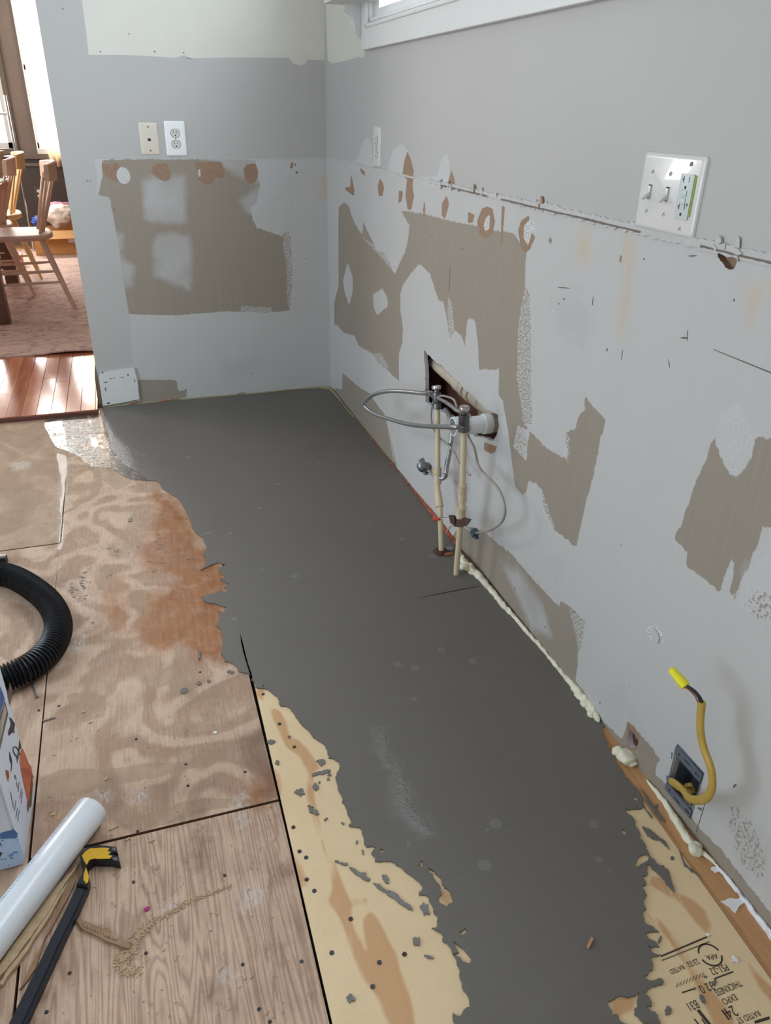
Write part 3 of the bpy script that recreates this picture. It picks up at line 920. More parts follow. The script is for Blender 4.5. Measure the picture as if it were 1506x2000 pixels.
def sheet(name, c, mat, step=0.010, z=0.0, layers=(), th=0.019):
    """plywood sheet from four floor corners (a,b,c,d going round)"""
    a, b, d, e = [np.array(q, float) for q in c]
    nu = max(2, int(np.linalg.norm(b-a)/step)); nv = max(2, int(np.linalg.norm(e-a)/step))
    s, t = np.meshgrid(np.linspace(0, 1, nu+1), np.linspace(0, 1, nv+1), indexing='ij')
    s = s.ravel()[:, None]; t = t.ravel()[:, None]
    P2 = a*(1-s)*(1-t)+b*s*(1-t)+d*s*t+e*(1-s)*t
    idx = np.arange((nu+1)*(nv+1)).reshape(nu+1, nv+1)
    Q = np.stack([idx[:-1, :-1].ravel(), idx[1:, :-1].ravel(), idx[1:, 1:].ravel(), idx[:-1, 1:].ravel()], 1).tolist()
    V = [(p[0], p[1], z) for p in P2]
    rimi = list(idx[:, 0])+list(idx[-1, 1:])+list(idx[-2::-1, -1])+list(idx[0, -2:0:-1])
    base = len(V)
    V += [(V[i][0], V[i][1], z-th) for i in rimi]
    m = len(rimi)
    Q += [(rimi[i], base+i, base+(i+1) % m, rimi[(i+1) % m]) for i in range(m)]
    o = mk(name, V, Q, mat, floor)
    o.data.materials.append(M_PLYEDGE)
    mi = np.zeros(len(Q), np.int32); mi[-m:] = 1
    o.data.polygons.foreach_set('material_index', mi)
    Pa = np.array([[v[0], v[1]] for v in V])
    for k, polys in (('wet', WET), ('glue', GLUE), ('scuff_glint', SCUFF_GLINT), ('dark', DARK), ('heart', HEART)):
        put(o.data, k, union(Pa, polys) if k in layers else np.full(len(V), FAR))
    return o


g = 0.0022
XS = -1.174
def x1(y): return -0.713+(y+1.9)*0.0182          # seam between old sheets and the new one
def x2(y): return -0.030+(y+2.6)*0.058 if y < -2.5 else -0.024
L_OLD = ('wet', 'glue', 'scuff_glint', 'dark')
sheet('plywood_sheet', [(-1.185+g, -0.085), (XS+g, -1.228), (-2.39, -1.228), (-2.39, -0.085)][::-1], M_PLY_C, 0.014, 0, L_OLD)
sheet('plywood_sheet', [(XS-g, -1.234), (XS-g, -3.65), (-2.39, -3.65), (-2.39, -1.234)][::-1], M_PLY_A, 0.014, 0, L_OLD)
sheet('plywood_sheet', [(-1.183+g, -0.012), (x1(0)-g-.02, -0.012), (x1(-2.402)-g, -2.402), (XS+g, -2.402)][::-1], M_PLY_A, 0.009, 0, L_OLD)
sheet('plywood_sheet', [(XS+g, -2.408), (x1(-2.408)-g, -2.408), (x1(-4.2)-g, -4.2), (XS+g, -4.2)][::-1], M_PLY_D, 0.009, 0, L_OLD)
sheet('plywood_sheet', [(x1(0)-.02, -0.012), (-0.026, -0.012), (-0.026, -1.824), (x1(-1.84), -1.839)][::-1], M_NEW, 0.04, 0, ())
sheet('plywood_sheet', [(x1(-1.848)+g, -1.848), (-0.026, -1.833), (x2(-2.52), -2.52), (x1(-2.52)+g, -2.52)][::-1], M_NEW, 0.010, 0, ('heart',))
sheet('plywood_sheet', [(x1(-2.52)+g, -2.52), (x2(-2.52), -2.52), (x2(-4.2), -4.2), (x1(-4.2)+g, -4.2)][::-1], M_NEW, 0.010, 0, ('heart',))
sheet('sill_board', [(x2(-2.52)+.004, -2.25), (0.012, -2.25), (0.012, -4.2), (x2(-4.2)+.006, -4.2)][::-1], M_SILL, 0.05, 0.001, ())
sheet('sill_board', [(-0.022, -0.0), (0.012, -0.0), (0.012, -2.25), (-0.022, -2.25)][::-1], M_SILL, 0.05, -0.004, ())
structure(box('floor_far_left', -3.7, -2.395, -5.2, -0.02, -0.02, 0.0, M_PLY_C))
structure(box('floor_behind_camera', -2.39, 0.0, -5.2, -4.205, -0.02, 0.0, M_PLY_C))

# screws in the sheets
M_SCREW = flat('screw_head_steel', (70, 72, 74), 0.45, 0.6)
M_RING = flat('screw_hole_dark', (78, 66, 58), 0.9)
for k, (x, y) in enumerate([(573, 1616), (598, 1675), (585, 1663), (599, 1718), (648, 1861), (614, 1740), (685, 1795), (741, 1880), (728, 1927), (790, 1864), (514, 1356), (546, 1414), (575, 1459),
                            (261, 1723), (439, 1710), (285, 1862), (474, 1884), (506, 1971), (527, 1996), (589, 1878), (91, 1977), (136, 1901), (266, 1444), (390, 1335), (407, 1330),
                            (115, 1379), (76, 1388), (363, 1493), (479, 1508), (367, 1535), (269, 1624), (391, 1313)]):
    p = F(x, y)
    r = 0.0042 if p.x > -.74 else .0032
    bm = bmesh.new()
    bmesh.ops.create_cone(bm, cap_ends=True, segments=12, radius1=r, radius2=r*.9, depth=0.0012, matrix=Matrix.Translation((p.x, p.y, 0.0004)))
    abox(bm, -r*.6, r*.6, -.0006, .0006, 0, .0004, mtx=Matrix.Translation((p.x, p.y, .0009)) @ Matrix.Rotation(k, 4, 'Z'))
    abox(bm, -.0006, .0006, -r*.6, r*.6, 0, .0004, mtx=Matrix.Translation((p.x, p.y, .0009)) @ Matrix.Rotation(k, 4, 'Z'))
    bm_obj('screw', bm, M_SCREW if k % 3 else M_RING, floor)

# ------------------------------------------------------------------ grey levelling compound
def comp_mat():
    t = NT('grey_levelling_compound')
    c = t.mix(t.noise(3.0, 4, 0.6), srgb((98, 93, 86)), srgb((107, 102, 95)))
    c = t.mix(t.math('MULTIPLY', t.noise(1.0, 5, 0.7, t.pos((9, 90, 1))), 0.6), c, srgb((118, 114, 108)))
    vor = t.n('ShaderNodeTexVoronoi'); vor.inputs['Scale'].default_value = 11
    t.l(t.pos(), vor.inputs['Vector'])
    rings = t.math('LESS_THAN', vor.outputs['Distance'], 0.13)
    rings = t.math('MULTIPLY', rings, t.math('GREATER_THAN', t.noise(4.0, 1), 0.56))
    c = t.mix(t.math('MULTIPLY', rings, 0.35), c, srgb((140, 137, 130)))
    t.set('Base Color', c)
    ww = t.math('MULTIPLY', t.mask('wetfilm', 0.03, 0.02, 40, 4), 1.0)
    t.set('Roughness', t.math('SUBTRACT', t.math('ADD', 0.50, t.math('MULTIPLY', t.noise(9, 3), 0.12)), t.math('MULTIPLY', ww, 0.46)))
    t.set('Specular IOR Level', t.math('ADD', 0.32, t.math('MULTIPLY', ww, 0.5)))
    h1 = t.bump(t.noise(1.0, 3, 0.5, t.pos((35, 160, 1))), 0.10, 0.001)
    n2 = t.noise(150, 3, 0.6)
    hb = t.math('MULTIPLY', t.math('MULTIPLY', n2, ww), 1.0)
    t.set('Normal', t.bump(hb, 0.9, 0.0026, h1))
    return t.m


M_COMP = comp_mat()
EDGE = [(200, 800), (206, 830), (215, 870), (232, 895), (248, 912), (270, 925), (289, 939), (309, 941), (322, 959), (349, 976), (365, 1002), (375, 1026), (382, 1042), (398, 1052), (404, 1072), (396, 1085), (404, 1098),
        (392, 1115), (408, 1107), (425, 1100), (445, 1105), (428, 1112), (441, 1128), (430, 1132), (448, 1142), (438, 1149), (445, 1158), (429, 1156), (412, 1163), (393, 1167), (405, 1178), (420, 1180), (443, 1188), (435, 1198),
        (426, 1194), (428, 1215), (424, 1224), (432, 1235), (435, 1260), (431, 1278), (439, 1293), (459, 1299), (466, 1313), (483, 1316), (491, 1329), (499, 1343), (516, 1346), (542, 1362), (547, 1379), (562, 1382), (576, 1397), (589, 1416),
        (612, 1442), (629, 1452), (639, 1465), (642, 1482), (662, 1489), (660, 1509), (655, 1519), (660, 1542), (668, 1568), (678, 1585), (688, 1610), (681, 1613), (702, 1618), (710, 1635), (711, 1640), (716, 1656), (734, 1658), (725, 1668), (732, 1683), (755, 1684),
        (774, 1691), (799, 1709), (818, 1723), (825, 1734), (818, 1749), (835, 1752), (843, 1769), (853, 1789), (853, 1812), (843, 1814), (865, 1829), (868, 1842), (882, 1859), (892, 1885), (898, 1912), (911, 1942), (918, 1968), (898, 1988), (884, 1980), (888, 2000), (900, 2080),
        (1240, 2080), (1240, 2010), (1216, 2000), (1206, 1984), (1196, 1985), (1190, 1970), (1188, 1957), (1202, 1951), (1215, 1947), (1247, 1940), (1245, 1965), (1238, 1982), (1250, 1994), (1262, 2000), (1275, 2010), (1290, 2000), (1284, 1985), (1270, 1976), (1261, 1969), (1272, 1967), (1270, 1955), (1257, 1943),
        (1275, 1928), (1296, 1920), (1287, 1912), (1262, 1914), (1257, 1908), (1268, 1898), (1275, 1890), (1270, 1875), (1290, 1866), (1272, 1862), (1265, 1848), (1287, 1852), (1266, 1835), (1260, 1826), (1287, 1822), (1275, 1812), (1258, 1800), (1256, 1785), (1262, 1778),
        (1257, 1762), (1263, 1750), (1252, 1735), (1262, 1730), (1253, 1712), (1265, 1708), (1262, 1692), (1268, 1690), (1280, 1703), (1298, 1722), (1316, 1744), (1308, 1710), (1295, 1692), (1285, 1690), (1272, 1678), (1262, 1655), (1250, 1640), (1242, 1618), (1240, 1605),
        (1222, 1588), (1220, 1580), (1240, 1582), (1256, 1578), (1248, 1566), (1235, 1562), (1240, 1556), (1262, 1586), (1273, 1600), (1255, 1562), (1242, 1540), (1222, 1520), (1210, 1500), (1198, 1480), (1192, 1467), (1186, 1452), (1176, 1428), (1180, 1412)]
outer = ragged(f2(EDGE), 0.0035, 2, 2, 0.006)[:-3]
wallside = [(-0.006, -2.40), (-0.006, -1.9), (-0.008, -1.2), (-0.009, -0.6), (-0.008, -0.15), (-0.02, -0.05), (-0.06, -0.012), (-0.4, -0.010), (-0.8, -0.010), (-1.045, -0.012)]
outer = outer+wallside
H_C = [ragged(f2(p), 0.002, 30+i, 2) for i, p in enumerate([
    [(835, 1696), (848, 1703), (862, 1719), (868, 1736), (878, 1743), (888, 1764), (879, 1766), (872, 1772), (857, 1764), (862, 1749), (860, 1733), (845, 1709)],
    [(817, 1693), (821, 1684), (826, 1682), (827, 1694)],
    [(897, 1822), (908, 1815), (915, 1820), (905, 1828)],
    [(885, 1840), (898, 1850), (921, 1874), (914, 1884), (905, 1881), (898, 1871), (892, 1869), (882, 1864), (896, 1862)],
    [(1214, 1622), (1219, 1622), (1224, 1634), (1217, 1631)],
    [(1239, 1693), (1248, 1675), (1262, 1671), (1268, 1677), (1259, 1686), (1246, 1694)],
    [(742, 1660), (748, 1660), (745, 1668)], [(640, 1330), (640, 1330)][:0] or [(512, 1341), (518, 1340), (515, 1343)],
])]
# seams of the sheets below showing as open cracks
H_C.append(f2([(469, 1238), (474, 1254), (480, 1280), (486, 1302), (492, 1318), (494, 1331), (489, 1322), (483, 1302), (476, 1278), (471, 1256)]))
yg = lambda x: -1.828-.0149*(-.026-x)/.69
H_C.append([(-.235, yg(-.235)-.0005), (-.17, yg(-.17)+.002), (-.09, yg(-.09)+.003), (-.026, yg(-.026)+.001), (-.026, yg(-.026)-.001), (-.09, yg(-.09)-.002), (-.17, yg(-.17)-.002)])
coords = []; edges = []
for lp in [outer]+H_C:
    b0 = len(coords); coords += [Vector(q) for q in lp]
    edges += [(b0+i, b0+(i+1) % len(lp)) for i in range(len(lp))]
gx, gy = np.meshgrid(np.arange(-1.03, -0.02, 0.016), np.arange(-3.3, -0.02, 0.016))
G = np.stack([gx.ravel(), gy.ravel()], 1)
GLINT = [f2(p) for p in [[(768, 1480), (785, 1490), (797, 1525), (803, 1565), (824, 1590), (842, 1620), (852, 1650), (840, 1654), (822, 1628), (790, 1606), (770, 1588), (764, 1560), (766, 1530)],
                         [(735, 1425), (752, 1425), (760, 1445), (758, 1470), (764, 1500), (755, 1500), (748, 1480), (733, 1465)],
                         [(860, 1655), (880, 1655), (872, 1700), (858, 1680)]]]
fx_, fy_ = np.meshgrid(np.arange(-.62, -.34, .005), np.arange(-2.56, -2.0, .005))
G2 = np.stack([fx_.ravel(), fy_.ravel()], 1)
G2 = G2[union(G2, GLINT) > -.012]
G = np.concatenate([G[union(G, GLINT) <= -.012], G2+np.random.RandomState(3).uniform(-.001, .001, G2.shape)])
ok = inside(G, outer)
for h in H_C: ok &= ~inside(G, h)
coords += [Vector(q) for q in G[ok]]
cv, ce, cf, _, _, _ = geometry.delaunay_2d_cdt(coords, edges, [], 0, 1e-7)
CA = np.array([(q[0], q[1]) for q in cv])
T = np.array([f for f in cf])
cen = CA[T].mean(1)
ok = inside(cen, outer)
for h in H_C: ok &= ~inside(cen, h)
T = T[ok]
ZT = 0.0035
edge_count = {}
for tri in T.tolist():
    for i in range(3):
        e = (tri[i], tri[(i+1) % 3]); edge_count[e] = 1
bnd = [e for e in edge_count if (e[1], e[0]) not in edge_count]
hz_ = union(CA, GLINT)
V = [(x, y, ZT+.085*min(max(q+.006, 0), .016)+(0.0004*mnoise.noise(Vector((x*150, y*150, 0))) if q > -.004 else 0)) for (x, y), q in zip(CA, hz_)]
low = {}
Fs = [tuple(q) for q in T.tolist()]
for a, b in bnd:
    for q in (a, b):
        if q not in low:
            low[q] = len(V); V.append((CA[q][0], CA[q][1], 0.0))
    Fs.append((b, a, low[a], low[b]))
comp = mk('levelling_compound', V, Fs, M_COMP)
Pa = np.array([[q[0], q[1]] for q in V])
wf = union(Pa, [f2(p) for p in [[(768, 1480), (785, 1490), (797, 1525), (803, 1565), (824, 1590), (842, 1620), (852, 1650), (840, 1654), (822, 1628), (790, 1606), (770, 1588), (764, 1560), (766, 1530)],
                                [(735, 1425), (752, 1425), (758, 1445), (756, 1470), (764, 1500), (755, 1500), (748, 1480), (735, 1465)],
                                [(860, 1655), (880, 1655), (870, 1690), (860, 1680)], [(205, 815), (225, 850), (262, 880), (270, 920), (235, 905), (215, 880)]]])
put(comp.data, 'wetfilm', wf)
tag(comp, 'smooth grey levelling compound poured over the plywood along the wall', 'floor compound', kind='stuff')

# spots of compound spattered on the new plywood
def spot(x, y, rx, ry, ang=0, seed=0):
    pts = ell(x, y, rx, ry, ang, 12, seed, 0.35)
    slab('compound_spot', ragged(f2(pts), 0.001, seed, 1, 0.003), 'F', 0.0, 0.0022, M_COMP, comp)


for k, a in enumerate([(531, 1450, 8, 4, -.2), (542, 1490, 4, 5, 0), (585, 1548, 9, 6, .3), (627, 1489, 9, 6, .5), (629, 1510, 18, 3.5, -.25), (617, 1538, 7, 6, .5), (644, 1514, 4, 3, 0), (614, 1585, 11, 5, .3), (606, 1576, 6, 1.5, .2),
                       (637, 1601, 4, 2, -.5), (565, 1440, 3, 2, -.4), (697, 1645, 2, 4, 0), (659, 1684, 5, 2, .3), (668, 1687, 4, 2, .2), (675, 1689, 4, 3, 0), (754, 1718, 5, 9, -.6), (813, 1840, 8, 9, .2), (837, 1870, 9, 3, .3), (684, 1950, 9, 7, .5),
                       (1305, 1976, 8, 9, .2), (1372, 1953, 4, 8, -.5), (1313, 1677, 4, 3, 0), (1283, 1575, 4, 3, 0), (1395, 1920, 4, 8, .6), (641, 1523, 2.5, 2.5, 0), (624, 1529, 2, 2, 0), (1377, 1909, 3, 2, 0), (668, 1608, 2, 1.5, 0), (671, 1610, 2, 1.5, 0),
                       (830, 1776, 8, 12, -.3), (709, 1665, 2, 5, -.2), (390, 1280, 3, 9, 0), (360, 1350, 6, 5, 0), (407, 1331, 3.5, 3.5, 0), (389, 1336, 4, 4, 0), (1356, 1931, 2.5, 2.5, 0), (255, 1015, 3, 5, .4), (1289, 1836, 3, 6, .4), (450, 1313, 6, 4, .3)]):
    spot(*a, seed=60+k)
for nm, p in (('a', [(682, 1693), (692, 1698), (704, 1706), (714, 1704), (714, 1711), (724, 1719), (720, 1722), (706, 1716), (695, 1709), (686, 1700)]),
              ('b', [(729, 1726), (741, 1728), (752, 1738), (764, 1742), (778, 1750), (790, 1763), (800, 1768), (806, 1781), (800, 1778), (790, 1772), (776, 1762), (762, 1752), (748, 1742), (736, 1734)]),
              ('c', [(1254, 1615), (1268, 1620), (1282, 1632), (1300, 1645), (1305, 1660), (1302, 1655), (1288, 1642), (1274, 1640), (1264, 1634)]),
              ('d', [(1250, 1540), (1264, 1556), (1280, 1578), (1296, 1600), (1298, 1609), (1290, 1604), (1276, 1586), (1262, 1564)]),
              ('e', [(1325, 1660), (1340, 1690), (1370, 1718), (1350, 1698), (1352, 1706), (1336, 1692)])):
    slab('compound_spot', ragged(f2(p), 0.0015, 9, 2, 0.003), 'F', 0.0, 0.0026, M_COMP, comp)

# water and slurry film
def film_mat(name, thr, gcol, dcol=(70, 66, 60)):
    t = NT(name)
    n1 = t.noise(70, 5, 0.65); n2 = t.noise(22, 4, 0.6)
    t.set('Base Color', t.mix(n1, srgb(dcol), srgb(gcol)))
    t.set('Roughness', 0.06); t.set('Specular IOR Level', 0.6); t.set('Coat Weight', 0.5); t.set('Coat Roughness', 0.03)
    t.set('Normal', t.bump(t.noise(110, 4, 0.6), 0.8, 0.002))
    tr = t.n('ShaderNodeBsdfTransparent'); gl = t.n('ShaderNodeBsdfGlossy'); gl.inputs['Roughness'].default_value = 0.05
    t.l(t.bump(t.noise(110, 4, 0.6), 0.7, 0.002), gl.inputs['Normal'])
    fr = t.n('ShaderNodeFresnel'); fr.inputs['IOR'].default_value = 1.33
    geo = t.n('ShaderNodeNewGeometry')
    frf = t.math('MULTIPLY', fr.outputs[0], t.math('SUBTRACT', 1.0, geo.outputs['Backfacing']))
    m1 = t.n('ShaderNodeMixShader'); t.l(frf, m1.inputs[0]); t.l(tr.outputs[0], m1.inputs[1]); t.l(gl.outputs[0], m1.inputs[2])
    m2 = t.n('ShaderNodeMixShader')
    cov = t.math('MULTIPLY', t.math('DIVIDE', t.math('SUBTRACT', t.math('ADD', t.math('MULTIPLY', n1, .5), t.math('MULTIPLY', n2, .5)), thr), 0.03, True), 0.92)
    t.l(cov, m2.inputs[0]); t.l(m1.outputs[0], m2.inputs[1]); t.l(t.b.outputs[0], m2.inputs[2])
    t.l(m2.outputs[0], t.out.inputs['Surface'])
    return t.m


def film(name, px, mat, seed, h=0.0008):
    return slab(name, ragged(f2(px), 0.006, seed, 3, 0.006), 'F', 0.0001, h, mat)


M_FILM = film_mat('wet_slurry_film', 0.465, (112, 108, 100))
M_WATER = film_mat('clear_water_film', 0.60, (120, 112, 100))
M_HAZE = film_mat('cloudy_water_film', 0.66, (150, 132, 116), (134, 108, 86))
fm = film('slurry_puddle', [(90, 822), (118, 806), (150, 803), (193, 801), (199, 812), (208, 850), (218, 878), (245, 905), (270, 928), (292, 940), (262, 938), (235, 926), (212, 913), (180, 913), (160, 898), (138, 886), (112, 875), (97, 852), (88, 836)], M_FILM, 41, 0.0016)
tag(fm, 'glossy wet slurry puddle reflecting the window near the doorway', 'puddle', kind='stuff')
fm = film('water_puddle', [(250, 1085), (262, 1062), (285, 1050), (330, 1042), (380, 1045), (402, 1056), (404, 1096), (390, 1110), (365, 1112), (330, 1108), (300, 1118), (275, 1105)], M_HAZE, 42, 0.0012)
tag(fm, 'thin wet puddle on brown plywood at the edge of the compound', 'puddle', kind='stuff')
fm = film('water_trail', [(112, 885), (130, 890), (132, 920), (127, 960), (122, 1010), (123, 1050), (118, 1075), (112, 1072), (116, 1030), (117, 990), (121, 950), (115, 915)], M_WATER, 43)
tag(fm, 'narrow wet trail along the far plywood seam', 'puddle', kind='stuff')
fm = film('water_puddle', [(115, 1140), (150, 1130), (175, 1145), (185, 1190), (195, 1235), (165, 1225), (150, 1195), (120, 1160)], M_WATER, 44)
tag(fm, 'shallow water beside the black hose on old plywood', 'puddle', kind='stuff')
# small beads of water
M_BEAD = NT('water_bead'); M_BEAD.set('Base Color', (0.9, 0.93, 0.95, 1)); M_BEAD.set('Roughness', 0.03); M_BEAD.set('Transmission Weight', 0.8); M_BEAD.set('IOR', 1.33)
rb = random.Random(77)
bm = bmesh.new()
spots = [(rb.gauss(300, 45), rb.gauss(1072, 22)) for _ in range(70)]+[(rb.gauss(160, 14), rb.gauss(1150, 18)) for _ in range(45)]+[(rb.gauss(150, 30), rb.gauss(885, 22)) for _ in range(40)]+[(rb.gauss(75, 30), rb.gauss(1020, 8)) for _ in range(10)]
for x, y in spots:
    p = F(x, y); r = rb.uniform(.0010, .0028)
    bmesh.ops.create_icosphere(bm, subdivisions=1, radius=r, matrix=Matrix.Translation((p.x, p.y, 0.001)) @ Matrix.Diagonal((rb.uniform(1, 2.6), 1, .5, 1)))
o = bm_obj('water_beads', bm, M_BEAD.m, None, True)
tag(o, 'tiny water beads scattered on the damp old plywood', 'water', kind='stuff')

# ------------------------------------------------------------------ printed stamp on the plywood
M_INK = flat('stamp_ink', (62, 52, 44), 0.8, var=0.2, nscale=150)
M_INKF = flat('stamp_ink_faded', (132, 112, 90), 0.8, var=0.2, nscale=150)


def stamp(txt, a, b, capw=1.0, mat=None):
    """letters whose baseline runs from picture point a to b on the floor"""
    A = F(*a, 0.0006); B = F(*b, 0.0006)
    cu = bpy.data.curves.new('stamp_text', 'FONT'); cu.body = txt; cu.size = 1.0
    tmp = bpy.data.objects.new('tmp', cu); COL.objects.link(tmp)
    bpy.context.view_layer.update()
    me = bpy.data.meshes.new_from_object(tmp.evaluated_get(bpy.context.evaluated_depsgraph_get()))
    bpy.data.objects.remove(tmp); bpy.data.curves.remove(cu)
    co = np.array([v.co[:] for v in me.vertices])
    w_ = co[:, 0].max()-co[:, 0].min(); x0 = co[:, 0].min()
    L = (B-A).length; d = (B-A)/L; up = Vector((-d.y, d.x, 0))
    s = L/w_; sy = s*capw
    for v in me.vertices:
        q = A+d*((v.co.x-x0)*s)+up*(v.co.y*sy)
        v.co = q
    o = link('stamp_text', me, mat or M_INK, floor)
    return o


stamp('PS1-22', (1417, 1882), (1384, 1892), 1.35)
stamp('23/32', (1361, 1872), (1340, 1880), 1.3)
stamp('RATED', (1333, 1884), (1306, 1895), 1.15)
stamp('THICKNESS', (1443, 1914), (1394, 1934), 1.45)
stamp('EXPO', (1434, 1941), (1408, 1952), 1.25)
stamp('32 0', (1388, 1917), (1363, 1926), 1.25)
stamp('24', (1430, 1963), (1412, 1971), 1.2)
stamp('RATED ST', (1480, 1973), (1436, 1990), 1.2)
stamp('B31', (1358, 1953), (1340, 1960), 1.3)
stamp('APA', (1399, 1862), (1377, 1866), 1.1)
stamp('1', (1366, 1971), (1361, 1974), 1.0)
for k, (a, b, wd, m) in enumerate([((1291, 1868), (1381, 1830), 2.2, 0), ((1293, 1876), (1386, 1839), 1.8, 1), ((1395, 1912), (1432, 1898), 2, 0), ((1332, 1939), (1357, 1931), 1.8, 0), ((1474, 1997), (1503, 1988), 4, 0),
                                   ((1410, 1973), (1424, 1992), 2, 0), ((1356, 1990), (1366, 2003), 1.6, 0), ((1370, 1990), (1380, 2003), 1.6, 0)]
                                  + [((1374-q*6.2, 1899+q*2.6), (1371-q*6.2, 1909+q*2.4), 1.0, 1) for q in range(9)]):
    dx, dy = b[0]-a[0], b[1]-a[1]; L = math.hypot(dx, dy); nx, ny = -dy/L*wd/2*1.4, dx/L*wd/2*1.4
    slab('stamp_bar', f2([(a[0]+nx, a[1]+ny), (b[0]+nx, b[1]+ny), (b[0]-nx, b[1]-ny), (a[0]-nx, a[1]-ny)]), 'F', 0.0, 0.0006, M_INKF if m else M_INK, floor)
c = F(1387, 1865)
for a0, a1 in ((.1, 2.7), (3.3, 5.9)):
    q = [(c.x+.019*math.cos(a0+(a1-a0)*i/20), c.y+.019*math.sin(a0+(a1-a0)*i/20)) for i in range(21)]
    q += [(c.x+.0165*math.cos(a0+(a1-a0)*i/20), c.y+.0165*math.sin(a0+(a1-a0)*i/20)) for i in range(20, -1, -1)]
    slab('stamp_ring', q, 'F', 0.0, 0.0006, M_INK, floor)
# ------------------------------------------------------------------ outlet and switch plates
M_PLATE = flat('white_plastic_plate', (236, 236, 234), 0.25, var=0.01, coat=0.3)
M_PLATE2 = flat('switch_plate_plastic', (212, 211, 205), 0.25, var=0.01, coat=0.3)
M_ALMOND = flat('almond_plastic_plate', (214, 205, 188), 0.3, var=0.01)
M_WGREY = flat('painted_over_plate', (205, 204, 198), 0.35, var=0.02)
M_SLOT = flat('black_slot', (24, 24, 25), 0.6)
M_IVORY = flat('ivory_receptacle', (206, 203, 192), 0.35, var=0.02)
M_GFCI = flat('grey_white_receptacle', (196, 204, 200), 0.35, var=0.01)
M_GREEN = flat('green_plate_gap', (150, 165, 70), 0.7)
M_STEEL = flat('dull_screw_steel', (150, 150, 148), 0.35, 0.7)


def on_wall(plane, c, build, name, label, cat):
    """build(bm-local) pieces in a frame whose x runs along the wall, y up, z out of the wall"""
    t = thing(name, (0, 0, 0), label, cat)
    if plane == 'B':
        t.matrix_world = Matrix(((1, 0, 0, c[0]), (0, 0, -1, 0.0), (0, 1, 0, c[1]), (0, 0, 0, 1)))
    else:   # right wall, seen from the room: image-right is towards -y
        t.matrix_world = Matrix(((0, 0, -1, 0.0), (-1, 0, 0, c[0]), (0, 1, 0, c[1]), (0, 0, 0, 1)))
    build(t)
    return t


def lbox(name, x0, x1, y0, y1, z0, z1, mat, t, bev=0.0, seg=2):
    bm = bmesh.new(); abox(bm, x0, x1, y0, y1, z0, z1, bev, seg)
    return bm_obj(name, bm, mat, t, bev > 0, 40 if bev else None)


def plate(t, w_, h_, mat, th=0.006):
    bm = bmesh.new()
    ins = 0.005
    rings = [(0, 0, 0.0), (0, 0, th*0.35), (ins*0.5, 0, th*0.8), (ins*1.4, 0, th)]
    vs = []
    for r_, _, z in rings:
        loop = []
        rad = 0.006
        for cx, cy, a0 in ((1, 1, 0), (-1, 1, 90), (-1, -1, 180), (1, -1, 270)):
            for k in range(5):
                a = math.radians(a0+k*22.5)
                loop.append(bm.verts.new((cx*(w_/2-r_-rad)+math.cos(a)*rad, cy*(h_/2-r_-rad)+math.sin(a)*rad, z)))
        vs.append(loop)
    m = len(vs[0])
    for a, b in zip(vs, vs[1:]):
        for k in range(m): bm.faces.new((a[k], a[(k+1) % m], b[(k+1) % m], b[k]))
    bm.faces.new(vs[-1]); bm.faces.new(vs[0][::-1])
    return bm_obj('cover_plate', bm, mat, t, True, 50)


def disc(name, x, y, z, r, th, mat, t, slot=None):
    bm = bmesh.new()
    bmesh.ops.create_cone(bm, cap_ends=True, segments=14, radius1=r, radius2=r*.85, depth=th, matrix=Matrix.Translation((x, y, z+th/2)))
    o = bm_obj(name, bm, mat, t)
    if slot is not None:
        bm = bmesh.new(); abox(bm, -r*.9, r*.9, -r*.16, r*.16, 0, .0003, mtx=Matrix.Translation((x, y, z+th)) @ Matrix.Rotation(slot, 4, 'Z'))
        bm_obj('screw_slot', bm, M_SLOT, o)
    return o


def recept(t, y, z, mat, s=1.0):
    pts = [(math.cos(a)*.0168*s, max(-.0140*s, min(.0140*s, math.sin(a)*.0168*s))) for a in [2*math.pi*k/28 for k in range(28)]]
    def sl(name, pp, z0, z1, m, par):
        n = len(pp)
        return mk(name, [(p[0], p[1]+y, z1) for p in pp]+[(p[0], p[1]+y, z0) for p in pp], [tuple(range(n))]+[(i, n+i, n+(i+1) % n, (i+1) % n) for i in range(n)], m, par)
    sl('outlet_rim', [(a*1.08, b*1.08) for a, b in pts], z, z+.0004, M_SLOT, t)
    f = sl('outlet_face', pts, z, z+.0016, mat, t)
    for x, h in ((-.0062*s, .0040), (.0062*s, .0034)):
        lbox('outlet_slot', x-.0010, x+.0010, y+.001, y+.001+2*h, z+.0014, z+.0019, M_SLOT, f)
    bm = bmesh.new(); bmesh.ops.create_cone(bm, cap_ends=True, segments=12, radius1=.0026, radius2=.0026, depth=.0005, matrix=Matrix.Translation((0, y-.0075, z+.00175)))
    bm_obj('outlet_slot', bm, M_SLOT, f)


def b_phone(t):
    plate(t, 0.070, 0.114, M_ALMOND, 0.004)
    disc('plate_screw', 0, .042, .004, .0033, .001, M_STEEL, t, 0.5); disc('plate_screw', 0, -.042, .004, .0033, .001, M_STEEL, t, 2.2)
    n = [(-.006, -.006), (.006, -.006), (.006, .001), (.003, .001), (.003, .005), (-.003, .005), (-.003, .001), (-.006, .001)]
    mk('jack_hole', [(x, y-.002, .0046) for x, y in n]+[(x, y-.002, .003) for x, y in n], [tuple(range(8))]+[(i, 8+i, 8+(i+1) % 8, (i+1) % 8) for i in range(8)], M_SLOT, t)


def b_duplex(t):
    plate(t, 0.081, 0.126, M_PLATE, 0.006)
    recept(t, .0195, .006, M_IVORY); recept(t, -.0195, .006, M_IVORY)
    disc('plate_screw', 0, 0, .006, .003, .001, M_STEEL, t, 0.3)


